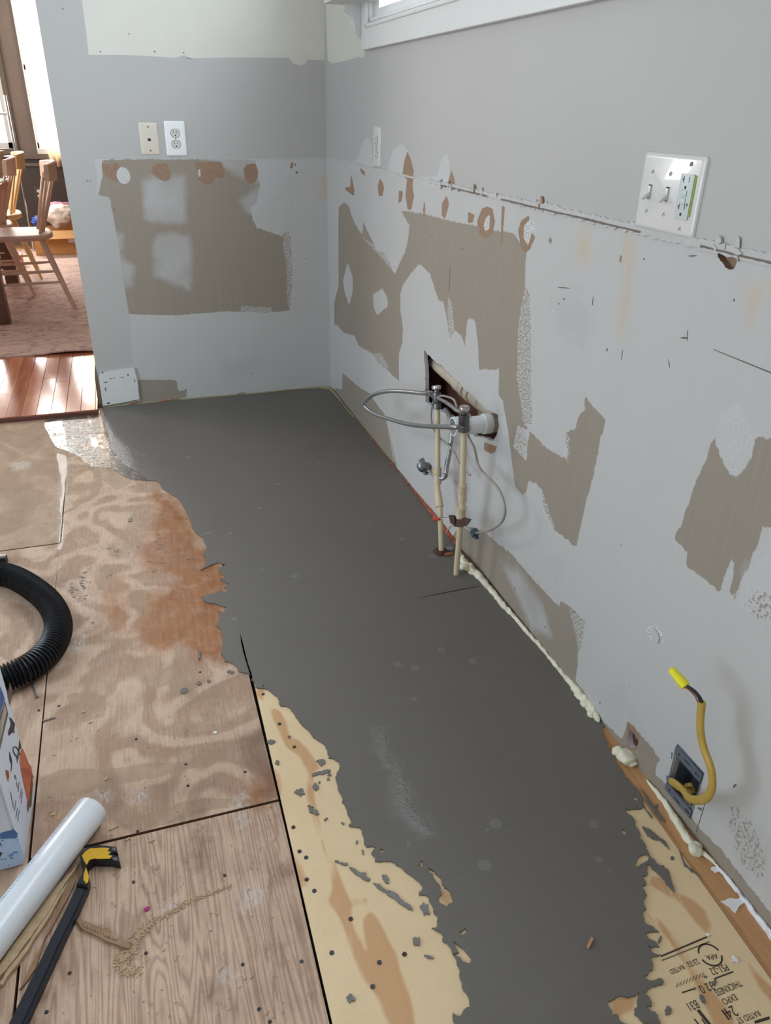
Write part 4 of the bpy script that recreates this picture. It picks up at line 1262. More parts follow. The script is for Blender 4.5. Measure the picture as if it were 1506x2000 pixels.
def b_corner(t):
    plate(t, 0.076, 0.125, M_WGREY, 0.007)
    recept(t, .0195, .007, M_WGREY); recept(t, -.0195, .007, M_WGREY)
    disc('plate_screw', 0, 0, .007, .003, .001, M_STEEL, t, 0.3)


def b_switch(t):
    M_PLATE = M_PLATE2
    plate(t, 0.160, 0.121, M_PLATE, 0.0065)
    z = .0065
    for x in (-.0475, 0.0):
        lbox('toggle_slot', x-.0052, x+.0052, -.0125, .0125, z, z+.0008, M_PLATE, t, .0004)
        lbox('toggle_gap', x-.0042, x+.0042, -.0110, .0112, z+.0007, z+.0010, M_SLOT, t)
        bm = bmesh.new()
        abox(bm, -.0036, .0036, -.0025, .0025, 0, .017, .0010, mtx=Matrix.Translation((x, -.001, z)) @ Matrix.Rotation(math.radians(38), 4, 'X'))
        abox(bm, -.0037, .0037, -.010, .009, z, z+.003, .0006, mtx=Matrix.Translation((x, 0, 0)))
        bm_obj('toggle_lever', bm, M_PLATE, t, True, 40)
    for x in (-.0475, 0, .047):
        for y in (-.031, .031) if x < .04 else (-.048, .048):
            disc('plate_screw', x, y, z, .0036, .0012, M_STEEL if x > .04 and y > 0 else M_WGREY, t, .9)
    lbox('green_gap', .0625, .0668, -.028, .032, z, z+.0012, M_GREEN, t)
    g_ = lbox('gfci_receptacle', .030, .0632, -.0335, .0335, z, z+.003, M_GFCI, t, .001)
    zz = z+.003
    for y in (.020, -.020):
        s = 1
        lbox('outlet_slot', .0385, .0400, y+.001, y+.010, zz-.0002, zz+.0003, M_SLOT, g_)
        lbox('outlet_slot', .0360, .0385, y+.0045, y+.0062, zz-.0002, zz+.0003, M_SLOT, g_)
        lbox('outlet_slot', .0520, .0533, y+.0015, y+.0100, zz-.0002, zz+.0003, M_SLOT, g_)
        disc('outlet_slot', .0460, y-.006, zz-.0002, .0027, .0005, M_SLOT, g_)
    for y0 in (.0010, -.0105):
        lbox('button_gap', .0395, .0525, y0-.0004, y0+.0089, zz-.0002, zz+.0003, M_STEEL, g_)
        lbox('test_button', .0400, .0520, y0, y0+.0085, zz, zz+.0012, M_GFCI, g_, .0004)
    lbox('indicator', .0565, .0590, -.0130, -.0085, zz, zz+.0004, M_SLOT, g_)


on_wall('B', (-0.718, 1.082), b_phone, 'phone_jack_plate', 'almond telephone jack plate on the grey end wall', 'wall plate')
on_wall('B', (-0.6165, 1.083), b_duplex, 'duplex_outlet', 'white duplex outlet plate beside the almond phone jack', 'outlet')
on_wall('R', (-0.7215, 1.085), b_corner, 'duplex_outlet', 'narrow-looking off-white outlet on the long wall near the corner', 'outlet')
on_wall('R', (-2.3195, 1.080), b_switch, 'switch_plate', 'wide glossy white plate with two toggle switches and a square receptacle', 'switch plate')

# ------------------------------------------------------------------ plumbing
M_CHROME = flat('chrome', (205, 206, 208), 0.14, 1.0, var=0.02)
M_DULLCH = flat('dull_chrome', (124, 125, 126), 0.36, 1.0, var=0.1, nscale=60)
M_CPVC = flat('cream_cpvc_pipe', (214, 198, 164), 0.42, var=0.04)
M_CPVC2 = flat('cream_cpvc_fitting', (208, 190, 160), 0.45, var=0.05)
M_PRIM = flat('yellow_glue_stain', (196, 172, 92), 0.5, var=0.1)
M_PVC = flat('white_pvc', (226, 228, 228), 0.32, var=0.02)
M_PVCOLD = flat('stained_old_pvc', (192, 180, 160), 0.5, var=0.12, nscale=50)
M_TUBEW = flat('clear_grey_tubing', (170, 162, 150), 0.4, var=0.05)
M_RUST = flat('rusted_steel_strap', (82, 56, 44), 0.7, 0.3, var=0.25, nscale=140, bump=0.4)
M_REDCAP = flat('red_connector_plastic', (196, 70, 50), 0.4)
M_BLUEGREY = flat('blue_grey_plastic', (70, 84, 100), 0.5, var=0.15, nscale=120)
M_COPPER = flat('copper_wire', (190, 120, 84), 0.35, 0.9)


def braid_mat():
    t = NT('braided_steel_hose')
    a = t.noise(520, 2, 0.5)
    t.set('Base Color', t.mix(t.math('GREATER_THAN', a, 0.5), srgb((128, 129, 131)), srgb((188, 189, 190))))
    t.set('Metallic', 0.75); t.set('Roughness', 0.34)
    t.set('Normal', t.bump(a, 0.5, 0.0006))
    return t.m


M_BRAID = braid_mat()


def RP(x, y, d): return RW(x, y, -d)   # point at distance d in front of the right wall


def riser(name, label, path, r, joints, base_z=0.004):
    t = thing(name, tuple(path[0][:2])+(0,), label, 'water pipe', 'supply risers')
    P = [Vector(p) for p in path]
    P[0].z = base_z; r *= 1.1
    world_child(tube('pipe', P, r, M_CPVC, None, 18), t)
    for a, b, rr, m in joints:
        A, B = Vector(a), Vector(b)
        L = (B-A).length
        world_child(lathe('coupling', A, B, [(0, r), (0.0005, rr), (L*.46, rr), (L*.5, rr*.94), (L*.54, rr), (L-.0005, rr), (L, r)], m), t)
    return t


p1 = [RP(862, 1079, .070), RP(861, 1040, .070), RP(860, 1000, .069), RP(859, 985, .069), RP(855, 955, .066), RP(855, 930, .065), RP(855, 860, .062), RP(854, 792, .060)]
riser('supply_riser', 'left cream water pipe with shut-off valve, rising out of the compound', p1, .0072,
      [(RP(855, 945, .0655), RP(855, 913, .064), .0116, M_CPVC2), (RP(859.5, 990, .069), RP(854, 960, .0665), .0116, M_CPVC2), (RP(861, 1042, .070), RP(861, 1040, .070), .0078, M_STEEL)])
def YP(x, y, yy): return Vector(at(x, y, 1, yy))
p2 = [RP(891, 1122, .074), RP(894, 1085, .075), RP(897, 1050, .076), YP(900, 1010, -1.764), YP(903, 990, -1.768), YP(903, 965, -1.772), YP(905, 900, -1.778), YP(906, 835, -1.782)]
riser('supply_riser', 'right cream water pipe with shut-off valve, in front of the white drain pipe', p2, .0074,
      [(YP(900, 1012, -1.764), YP(902, 990, -1.768), .0128, M_CPVC2), (YP(903, 980, -1.770), YP(903.5, 947, -1.774), .0116, M_CPVC2), (RP(895.5, 1053, .074), RP(896, 1051, .074), .008, M_STEEL)])


def valve(name, label, bot, top, out, hsize):
    t = thing(name, tuple(bot), label, 'valve', 'chrome stop valves')
    A, B = Vector(bot), Vector(top)
    L = (B-A).length; h = hsize
    world_child(lathe('valve_body', A, B, [(0, .010), (.002, .0118*h), (.013, .0118*h), (.015, .0100*h), (.018, .0112*h), (L*.62, .0112*h), (L*.64, .008), (L*.72, .008)], M_DULLCH), t)
    world_child(lathe('compression_nut', A-(B-A).normalized()*.004, B, [(0, .0085), (.001, .0126*h), (.011, .0126*h), (.012, .009)], M_DULLCH, None, 6, False), t)
    C = A.lerp(B, .74)
    world_child(lathe('handle', C, B, [(0, .006), (.001, .0130), (.008, .0142), (.011, .0132), (.0125, .008)], M_CHROME, None, 16), t)
    A2 = A.lerp(B, .42)
    world_child(lathe('valve_outlet', A2, out, [(0, .006), (.008, .0065), (.0085, .0090), (.018, .0090), (.019, .0060)], M_CHROME, None, 12), t)
    return t


valve('stop_valve', 'chrome stop valve on the left riser at the mouth of the wall hole', RP(854, 797, .060), RP(852, 748, .060), RP(835, 769, .066), 1.12)
valve('stop_valve', 'chrome stop valve on the right riser in front of the drain pipe', YP(906, 840, -1.782), YP(907, 789, -1.784), YP(930, 797, -1.775), 1.25)

hp = smooth_path([RP(843, 769, .064), RP(825, 768, .068), RP(795, 765, .085), RP(760, 764, .110), RP(732, 770, .125), RP(715, 782, .130), RP(713, 793, .128), RP(730, 807, .118), RP(765, 820, .105), RP(800, 829, .10), RP(840, 833, .105), RP(886, 834, .112), RP(900, 834, .09)], 8)
hs = tag(tube('braided_hose', hp, .0066, M_BRAID, None, 12), 'braided steel supply hose looping left and ending in the drain pipe', 'hose')
lathe('hose_nut', hp[0]+Vector((0, 0, 0)), hp[12], [(0, .006), (.001, .0088), (.010, .0088), (.012, .0070), (.024, .0066), (.025, .0055)], M_CHROME, hs, 10)

# shut-off coming out of the wall, tee, flexible hose going up
vb = RP(829, 909, 0.0)
sv = thing('angle_valve', tuple(vb), 'grey metal valve on a round wall flange left of the risers', 'valve')
world_child(lathe('flange', RP(829, 909, 0.0005), RP(829, 909, .03), [(0, .0255), (.002, .025), (.006, .021), (.010, .012)], M_DULLCH, None, 24), sv)
vdir = RP(850, 922, .050)
world_child(lathe('valve_body', RP(830, 909, .004), vdir, [(0, .010), (.016, .010), (.017, .0125), (.030, .0125), (.031, .009), (.036, .0115), (.044, .0115), (.045, .009), (.056, .0085)], M_DULLCH, None, 14), sv)
world_child(lathe('valve_handle', RP(833, 917, .018), RP(830, 930, .022), [(0, .004), (.008, .004), (.009, .009), (.014, .011), (.018, .006)], M_DULLCH, None, 8), sv)
world_child(tube('stub_pipe', [RP(848, 921, .046), RP(855, 927, .060)], .0075, M_PRIM, None, 14), sv)
fx = smooth_path([RP(860, 934, .064), RP(866, 934, .058), RP(870, 928, .052), RP(872, 915, .048), RP(877, 890, .042), RP(881, 860, .036), RP(882, 835, .03), RP(878, 812, .02), RP(870, 800, .005)], 6)
fh = tag(tube('flexible_connector', fx, .0068, M_BRAID, None, 12), 'short steel-braided connector rising behind the risers from the lower tee', 'hose')
lathe('connector_nut', RP(868, 933, .055), RP(872, 915, .048), [(0, .006), (.001, .0095), (.012, .0095), (.014, .007)], M_DULLCH, fh, 6)
tube('blue_label', [RP(872.5, 909, .0465), RP(876, 893, .0425)], .0068, flat('blue_white_label', (48, 62, 128), 0.5, var=0.3, nscale=220), fh, 14)
tube('white_label', [RP(876, 892, .0425), RP(879, 872, .038)], .0067, M_PVC, fh, 14)

# thin grey lines
M_LINEC = flat('thin_grey_line', (158, 150, 140), 0.45)
def cable(name, pts, r, mat, label, cat='tubing', parent=None, n=8):
    o = tube(name, smooth_path(pts, n), r, mat, parent, 8)
    if label: tag(o, label, cat)
    return o


cable('thin_tube', [RP(853, 776, .055), RP(847, 783, .055), RP(843, 800, .056), RP(843, 825, .056), RP(850, 845, .056), RP(866, 862, .052), RP(880, 873, .048), RP(889, 888, .045), RP(897, 905, .042), RP(908, 920, .038), RP(919, 928, .034)], .0030, M_LINEC,
      'thin grey tube crossing behind both risers and ending in a stub')
cable('thin_tube', [RP(851, 779, .062), RP(862, 773, .064), RP(880, 777, .066), RP(888, 783, .066), RP(893, 797, .068)], .0030, M_LINEC,
      'thin grey tube arching between the two chrome stop valves')
hv = cable('valve_hose', [RP(856, 778, .064), RP(868, 784, .070), RP(880, 792, .074), RP(893, 802, .078), RP(904, 806, .078)], .0054, M_BRAID,
      'short braided hose between the two stop valves', 'hose')
cable('thin_tube', [RP(912, 842, .060), RP(916, 855, .058), RP(925, 872, .052), RP(930, 890, .050), RP(934, 908, .050), RP(943, 922, .052), RP(957, 936, .055), RP(970, 950, .058), RP(979, 965, .060), RP(985, 985, .062), RP(986, 1005, .062), RP(978, 1022, .062), RP(960, 1034, .060), RP(940, 1040, .058), RP(926, 1041, .056)], .0034, M_LINEC,
      'long grey tube hanging in a wide loop right of the risers')
w1 = cable('loose_wire', [RP(920, 1036, .058), RP(908, 1030, .062), RP(898, 1020, .072), RP(887, 1016, .084), RP(875, 1013, .090), RP(862, 1013, .090)], .0016, M_PVC, 'white wire pair with a small red connector, under the strap', 'wire')
tube('red_connector', [RP(858, 1014, .090), RP(846, 1014, .090)], .0042, M_REDCAP, w1, 10)
tube('black_wire', smooth_path([RP(860, 1012, .090), RP(874, 1012, .086), RP(888, 1019, .08)], 5), .0013, M_SLOT, w1, 6)
cl = slab('wire_clip', [(0, 0), (1, 1), (1, 0)], 'F', 0, 1, M_BLUEGREY); bpy.data.objects.remove(cl)
c = RP(927, 1041, .058)
bm = bmesh.new(); abox(bm, -.009, .009, -.010, .010, -.009, .009, .002, mtx=Matrix.Translation(c) @ Matrix.Rotation(.5, 4, 'X')); abox(bm, -.006, .006, -.014, .014, -.004, .003, .001, mtx=Matrix.Translation(c+Vector((0, -.004, -.006))))
tag(bm_obj('wire_clip', bm, M_BLUEGREY, None, True, 40), 'small blue-grey plastic clip at the end of the hanging tube', 'clip')


def bent_sheet(name, pts, th, mat):
    """pts: list of (top, bottom) point pairs along the strip"""
    V = []
    for a, b in pts: V += [a, b]
    for a, b in pts: V += [a+Vector((-th, 0, th*.3)), b+Vector((-th, 0, th*.3))]
    n = len(pts); m = 2*n
    Fc = []
    for i in range(n-1):
        Fc += [(2*i, 2*i+1, 2*i+3, 2*i+2), (m+2*i, m+2*i+2, m+2*i+3, m+2*i+1), (2*i, 2*i+2, m+2*i+2, m+2*i), (2*i+1, m+2*i+1, m+2*i+3, 2*i+3)]
    Fc += [(0, m, m+1, 1), (2*n-2, 2*n-1, m+2*n-1, m+2*n-2)]
    bm = bmesh.new(); vs = [bm.verts.new(p) for p in V]
    for f in Fc: bm.faces.new([vs[i] for i in f])
    return bm_obj(name, bm, mat)


st = bent_sheet('pipe_strap', [(RP(877, 1006, .10), RP(877.5, 1010, .10)), (RP(888, 1006, .095), RP(881, 1022, .10)), (RP(893, 1012, .088), RP(890, 1029, .095)), (RP(900, 1016, .088), RP(900, 1030, .092)), (RP(908, 1010, .085), RP(912, 1027, .088)), (RP(921, 1014, .080), RP(917, 1021, .082))], .0015, M_RUST)
tag(st, 'rusty bent metal strap wrapped around the right riser', 'strap')
tw = cable('tie_wire', [RP(892, 1029, .095), RP(884, 1028, .098), RP(877, 1030, .10), RP(876, 1034, .10), RP(880, 1033, .10), RP(880, 1029, .10)], .0006, M_SLOT, 'thin curled dark wire hanging from the rusty strap', 'wire')
c = F(861, 1080)
bf = lathe('floor_escutcheon', (c.x, c.y, .0036), (c.x, c.y, .02), [(0, .024), (.002, .0245), (.005, .021), (.009, .013), (.010, .009)], M_RUST, None, 22)
tag(bf, 'rusty floor flange around the foot of the left riser', 'flange')
c = F(878, 1077)
wd = tag(slab('foil_scrap', ell(c.x, c.y, .014, .010, .4, 9, 3, .3), 'F', .0040, .012, flat('crumpled_foil', (150, 152, 160), 0.4, 0.4, var=0.2, nscale=120, bump=0.6)), 'crumpled grey scrap beside the rusty floor flange', 'scrap')
c = F(876, 1086)
tag(slab('orange_scrap', ell(c.x, c.y, .012, .006, .2, 9, 5, .4), 'F', .0040, .009, M_ORANGE), 'orange foam scrap on the compound beside the left riser foot', 'scrap')

# drain pipe stub
dc = Vector((0.0, -1.731, 0.457))
dp = thing('drain_pipe', tuple(dc), 'short white drain pipe sticking out of the wall hole', 'drain pipe')
world_child(pipe('pipe', dc+Vector((.03, 0, 0)), dc+Vector((-.070, 0, 0)), .0235, M_PVC, None, .003), dp)
world_child(pipe('pipe_mouth', dc+Vector((-.068, 0, .001)), dc+Vector((-.106, 0, .001)), .0262, M_PVC, None, .004), dp)
world_child(lathe('collar', dc+Vector((.004, 0, 0)), dc+Vector((-.1, 0, 0)), [(0, .0236), (.0005, .0275), (.022, .0275), (.0225, .0236)], M_PVC, None, 28), dp)
world_child(lathe('elbow_hub', dc+Vector((.030, 0, 0)), dc+Vector((-.1, 0, 0)), [(0, .020), (.0005, .026), (.024, .026), (.025, .0236)], M_PVCOLD, None, 28), dp)
# old vent line inside the wall, sloping along the cavity
def inw(x, y, d): return RW(x, y, d)
va, vb_ = inw(834, 722, .055), inw(935, 806, .050)
vp = thing('waste_pipe', tuple(va), 'stained horizontal waste pipe running inside the open wall', 'waste pipe')
va2 = va+(va-vb_).normalized()*(-0.0)
va2 = Vector((.052, -1.20, .470)); vb2 = Vector((.052, -1.80, .452))
dv = (vb2-va2).normalized()
world_child(tube('pipe', [va2, vb2], .024, M_PVCOLD, None, 24), vp)
for s, L, rr in ((.20, .05, .0275), (.255, .028, .0295), (.292, .028, .0295), (.335, .05, .0265), (.49, .08, .029)):
    A = va2+dv*s
    world_child(lathe('coupling', A, A+dv, [(0, .024), (.001, rr), (L-.001, rr), (L, .024)], M_PVCOLD, None, 24), vp)

# ------------------------------------------------------------------ electrical box and yellow cable
M_GALV = flat('galvanised_steel', (128, 138, 150), 0.38, 0.55, var=0.12, nscale=80)
M_YELC = flat('yellow_cable_jacket', (188, 156, 74), 0.45, var=0.08, nscale=60)
M_NUT = flat('bright_yellow_plastic', (232, 222, 30), 0.35, var=0.02)
hb = HOLE_BOX
yc = sum(p[0] for p in hb)/4; zc = sum(p[1] for p in hb)/4
ys = [p[0] for p in hb]; zs = [p[1] for p in hb]
y0, y1, z0, z1 = min(ys), max(ys), min(zs), max(zs)
eb = thing('electrical_box', (0, yc, zc), 'open galvanised electrical box set low in the white wall', 'electrical box')
bm = bmesh.new()
e = .0022; dpt = .058
abox(bm, -.001, dpt, y0-e, y0+.0002, z0-e, z1+e); abox(bm, -.001, dpt, y1-.0002, y1+e, z0-e, z1+e)
abox(bm, -.001, dpt, y0, y1, z0-e, z0+.0002); abox(bm, -.001, dpt, y0, y1, z1-.0002, z1+e)
abox(bm, dpt-.002, dpt, y0, y1, z0, z1)
world_child(bm_obj('box_shell', bm, M_GALV), eb)
for s, zz in ((1, z1-.011), (-1, z0+.011)):
    bm = bmesh.new(); abox(bm, -.0045, -.0025, y0-.001, y1+.001, zz-.010, zz+.010, .0005)
    abox(bm, -.0045, .006, y0+.001, y0+.010, zz-.004, zz+.004, .0005)
    ear = world_child(bm_obj('mounting_ear', bm, M_GALV), eb)
    for yy, wd, hh in ((y0+.012, .0032, .0032), (y1-.012, .0032, .0032), (yc, .016, .0022)):
        bm = bmesh.new(); abox(bm, -.0050, -.0044, yy-wd/2, yy+wd/2, zz-hh/2+(.003*s if wd > .01 else 0), zz+hh/2+(.003*s if wd > .01 else 0))
        world_child(bm_obj('ear_slot', bm, M_SLOT), ear)
for k, (yy, zz, ln, an) in enumerate([(y1+.010, z1-.028, .022, .9), (y0-.012, z0+.04, .024, -.7), (y1+.006, z0+.03, .016, .3)]):
    world_child(tube('bent_tab', [Vector((-.002, yy, zz)), Vector((-.006, yy-math.cos(an)*ln*.5, zz-math.sin(an)*ln*.5))], .0016, M_GALV, None, 6), eb)
yp = smooth_path([RP(1338, 1534, -.030), RP(1330, 1540, -.012), RP(1312, 1527, .006), RP(1322, 1532, .018), RP(1336, 1545, .030), RP(1345, 1558, .045), RP(1362, 1563, .060), RP(1380, 1558, .070), RP(1390, 1540, .075), RP(1391, 1515, .078), RP(1386, 1492, .080), RP(1376, 1465, .080), RP(1369, 1435, .082), RP(1368, 1405, .084), RP(1371, 1371, .086)], 8)
yw = tube('yellow_cable', yp[10:], .0058, M_YELC, None, 14, True, 1.35)
tag(yw, 'thick yellow cable curling up out of the open electrical box', 'cable')
q = smooth_path([RP(1371, 1373, .086), RP(1366, 1362, .088), RP(1356, 1350, .090), RP(1343, 1341, .092)], 6)
tube('dark_wire', q, .0030, M_SLOT, yw, 8)
tube('copper_wire', [v+Vector((-.004, .003, -.002)) for v in q], .0012, M_COPPER, yw, 6)
lathe('wire_nut', RP(1340, 1341, .092), RP(1317, 1314, .098), [(0, .0075), (.001, .0085), (.012, .0088), (.016, .0080), (.033, .0066), (.036, .0050), (.037, .002)], M_NUT, yw, 12, False)
iw = smooth_path([RP(1352, 1548, -.03), RP(1340, 1536, -.02), RP(1350, 1533, -.02), RP(1358, 1545, -.035)], 6)
tube('cable_inside', iw, .004, M_YELC, yw, 8)

# ------------------------------------------------------------------ foam and crumbs along the wall foot
def foam_bead(name, pts, rad, mat, seed, rough=0.35, flat_=1.0, seg=12, step=0.004, f=60):
    P = resample(smooth_path([p for p in pts], 6), step)
    n = len(P)
    def rr(i, a):
        t = i/(n-1)
        k = t*(len(rad)-1); j = int(min(k, len(rad)-2)); q = rad[j]+(rad[j+1]-rad[j])*(k-j)
        p = P[i]
        nz = mnoise.noise(Vector((p.x*f+math.cos(a)*.9, p.y*f+math.sin(a)*.9, seed)))+.5*mnoise.noise(Vector((p.x*f*3+math.cos(a)*2, p.y*f*3, seed+math.sin(a)*2)))
        e = min(1, i/3+.25, (n-1-i)/3+.25)
        return max(.0006, q*(1+rough*nz)*e)
    return tube(name, P, rr, mat, None, seg, True, flat_)


def fo(px, h): return [F(x, y, h) for x, y in px]
fb = foam_bead('spray_foam', fo([(893, 1078), (901, 1092), (915, 1106), (932, 1122), (950, 1142), (968, 1163), (985, 1184), (1005, 1205), (1030, 1235), (1055, 1262), (1078, 1290), (1100, 1317), (1122, 1342), (1140, 1365), (1158, 1388), (1170, 1410)], .007),
               [.008, .011, .012, .009, .0085, .0075, .007, .0055, .005, .005, .0045, .005, .0055, .011, .012, .006], M_FOAM, 3, .55)
tag(fb, 'cream spray foam bead filling the gap at the foot of the long wall', 'foam', kind='stuff')
for k, (x, y, r) in enumerate([(909, 1108, .0165), (900, 1088, .011), (921, 1118, .010), (1144, 1376, .012), (1156, 1394, .012), (1132, 1356, .009), (1209, 1468, .014), (1228, 1478, .020), (1222, 1470, .013), (1234, 1488, .012), (1358, 1660, .0125), (1361, 1652, .009)]):
    bm = bmesh.new()
    bmesh.ops.create_icosphere(bm, subdivisions=3, radius=r)
    for v in bm.verts:
        v.co *= 1+.28*mnoise.noise(v.co*90+Vector((k*7, 0, 0)))
        v.co.z *= .7
    c = F(x, y, r*.55)
    bmesh.ops.translate(bm, verts=bm.verts, vec=(min(c.x, -r*.6), c.y, c.z))
    bm_obj('foam_blob', bm, M_FOAM, fb, True)
fb2 = foam_bead('spray_foam', fo([(1262, 1522), (1285, 1550), (1302, 1572), (1318, 1598), (1332, 1622), (1345, 1640), (1356, 1655), (1368, 1662), (1390, 1680), (1400, 1692)], .005), [.0025, .004, .005, .0055, .007, .0075, .008, .004, .004, .003], M_FOAM, 9, .4)
tag(fb2, 'second foam bead below the electrical box, ending in a round blob', 'foam', kind='stuff')
brn = foam_bead('brown_torn_edge', fo([(690, 812), (712, 840), (745, 880), (780, 924), (805, 954)], .003), [.0022, .0026, .002, .003, .0025], flat('brown_torn_edge', (142, 112, 92), .9, var=.3, nscale=150), 8, .9, 1.0, 8, .003, 220)
tag(brn, 'thin brown torn edge in the joint between the corner and the orange foam', 'joint', kind='stuff')
orr = foam_bead('torn_foam_edge', fo([(800, 948), (815, 966), (845, 1002), (866, 1030), (884, 1052), (892, 1062)], .004), [.0015, .003, .006, .009, .008, .004], M_ORANGE, 5, .9, 1.0, 10, .003, 200)
tag(orr, 'ragged orange foam crumbs in the joint left of the water pipes', 'foam', kind='stuff')
rb = random.Random(5)
bm = bmesh.new()
for k in range(150):
    t_ = rb.random()**.45; x = 700+(885-700)*t_; y = 826+(1054-826)*t_
    p = F(x+rb.gauss(0, 2.0), y+rb.gauss(0, 2.0), .005+rb.random()*.006)
    bmesh.ops.create_icosphere(bm, subdivisions=1, radius=rb.uniform(.001, .0032), matrix=Matrix.Translation((min(p.x, -.003), p.y, p.z)) @ Matrix.Rotation(rb.random()*3, 4, 'Z') @ Matrix.Diagonal((rb.uniform(1, 2.4), 1, 1, 1)))
tag(bm_obj('foam_crumbs', bm, M_ORANGE), 'orange foam crumbs sprinkled along the wall foot', 'foam', kind='stuff')
ol = foam_bead('yellowed_foam_joint', fo([(200, 796), (240, 791), (280, 787), (330, 783), (380, 778), (440, 773), (500, 768), (560, 762), (610, 758), (640, 758), (650, 765), (662, 778), (675, 795), (692, 815)], .004), [.003, .004, .005, .003, .0035, .003, .003, .004, .003, .0055, .006, .003, .003, .003], M_OLDFOAM, 12, .9, 1.0, 9, .004, 120)
tag(ol, 'yellowed foam strip in the joint under the end wall', 'foam', kind='stuff')
for k, (x, y, a) in enumerate([(262, 790, .1), (268, 787, .5), (330, 778, -.4), (342, 781, .1), (318, 775, -.6), (470, 770, .2)]):
    c = F(x, y, .008)
    tube('wood_splinter', [Vector((c.x-.02*math.cos(a), -.012, .008)), Vector((c.x, -.014, .012+.008*math.sin(a))), Vector((c.x+.02*math.cos(a), -.010, .012))], .0022, M_STUD if k % 2 else M_ORANGE, ol, 5)
# white caulk smeared over the sill board
M_CAULK = flat('white_caulk', (236, 236, 238), 0.4, bump=0.3)
ck = foam_bead('white_caulk', [Vector((-.004, p.y, .006)) for p in fo([(1395, 1690), (1420, 1722), (1450, 1762), (1480, 1795), (1520, 1850), (1560, 1900)], 0)], [.003, .004, .0035, .004, .005, .005], M_CAULK, 15, .7, 1.0, 9, .004, 120)
tag(ck, 'smeared white caulk at the near end of the wall foot', 'caulk', kind='stuff')
for k, p in enumerate([[(1388, 1697), (1400, 1693), (1412, 1694), (1418, 1704), (1408, 1702), (1398, 1706)], [(1407, 1762), (1420, 1757), (1440, 1757), (1458, 1752), (1462, 1762), (1448, 1768), (1440, 1776), (1436, 1784), (1428, 1776), (1418, 1768)],
                       [(1429, 1868), (1438, 1872), (1441, 1880), (1430, 1880)], [(1380, 1824), (1390, 1826), (1382, 1830)], [(1450, 1750), (1468, 1770), (1490, 1800), (1506, 1826), (1506, 1838), (1485, 1808), (1460, 1775)]]):
    slab('caulk_smear', ragged(f2(p, .001), .0015, k, 2), 'F', .0005, .0035, M_CAULK, ck)
# ------------------------------------------------------------------ loose things on the near floor
M_HOSE = flat('black_ribbed_plastic', (20, 20, 23), 0.33, var=0.05)
hz = .036
hpx = [(-90, 1128), (-45, 1120), (0, 1121), (30, 1129), (60, 1146), (88, 1168), (106, 1192), (114, 1217), (111, 1243), (98, 1268), (78, 1289), (52, 1306), (25, 1318), (-10, 1332), (-50, 1345)]
P = resample(smooth_path([F(x, y, hz) for x, y in hpx], 10), .00125)
def hr(i, a): return .0296+.0042*math.cos(2*math.pi*i/7)
hose = tube('vacuum_hose', P, hr, M_HOSE, None, 22)
hose.data.set_sharp_from_angle(angle=math.radians(70))
tag(hose, 'black ribbed vacuum hose curving across the old plywood', 'hose')
bm = bmesh.new(); c = F(2, 1094, .012)
abox(bm, -.035, .016, -.014, .014, -.012, .012, .003, mtx=Matrix.Translation(c) @ Matrix.Rotation(-.1, 4, 'Z'))
abox(bm, -.040, -.010, -.018, .002, -.012, .012, .003, mtx=Matrix.Translation(c) @ Matrix.Rotation(.5, 4, 'Z'))
tag(bm_obj('hose_clip', bm, M_HOSE, None, True, 40), 'small black plastic piece on the floor above the ribbed hose', 'plastic clip')

# white pipe
A = F(180, 1580, .0305); B = F(0, 1815, .0305); d = (B-A).normalized()
wp = pipe('white_drain_pipe', A, A+d*.75, .0300, flat('white_pvc_tube', (222, 226, 230), 0.3, var=0.02), None, .003, 48)
tag(wp, 'loose length of white plastic pipe lying beside the pry bar', 'pipe')
# printed dashes along the pipe
side = d.cross(Vector((0, 0, 1))).normalized()
rb = random.Random(8)
bm = bmesh.new()
# the printed line lies on the upper left flank
for k in range(150):
    s = .012+k*.0030
    if rb.random() < .18: continue
    a = math.radians(62)
    L_ = rb.uniform(.0006, .0016)
    for sg in (-1,):
        n_ = (Vector((0, 0, 1))*math.sin(a)+side*sg*math.cos(a)).normalized()
        if n_.x > 0: n_ = (Vector((0, 0, 1))*math.sin(a)-side*sg*math.cos(a)).normalized()
        tg = d.cross(n_)
        cpt = A+d*s+n_*.03005
        hgt = rb.uniform(.0016, .0034)
        vs = [bm.verts.new(cpt+d*u*L_*.5+tg*v*hgt*.5+n_*.0001) for u, v in ((-1, -1), (1, -1), (1, 1), (-1, 1))]
        bm.faces.new(vs)
pd = bm_obj('printed_line', bm, flat('print_grey', (105, 112, 122), 0.7), wp); pd['kind'] = 'stuff'

# pry bar
M_PRYY = flat('chipped_yellow_paint', (214, 168, 32), 0.42, var=0.06, nscale=120)
M_PRYK = flat('black_painted_steel', (24, 28, 36), 0.40, var=0.1, nscale=90)
M_BARE = flat('bare_worn_steel', (120, 120, 118), 0.35, 0.8, var=0.2, nscale=200)
pz = .018
def fz(pts, z=pz): return [tuple(at(x, y, 2, z)[[0, 1]]) for x, y in pts]
pb = thing('pry_bar', tuple(F(165, 1720)), 'flat pry bar with yellow claw and black painted handle', 'pry bar')


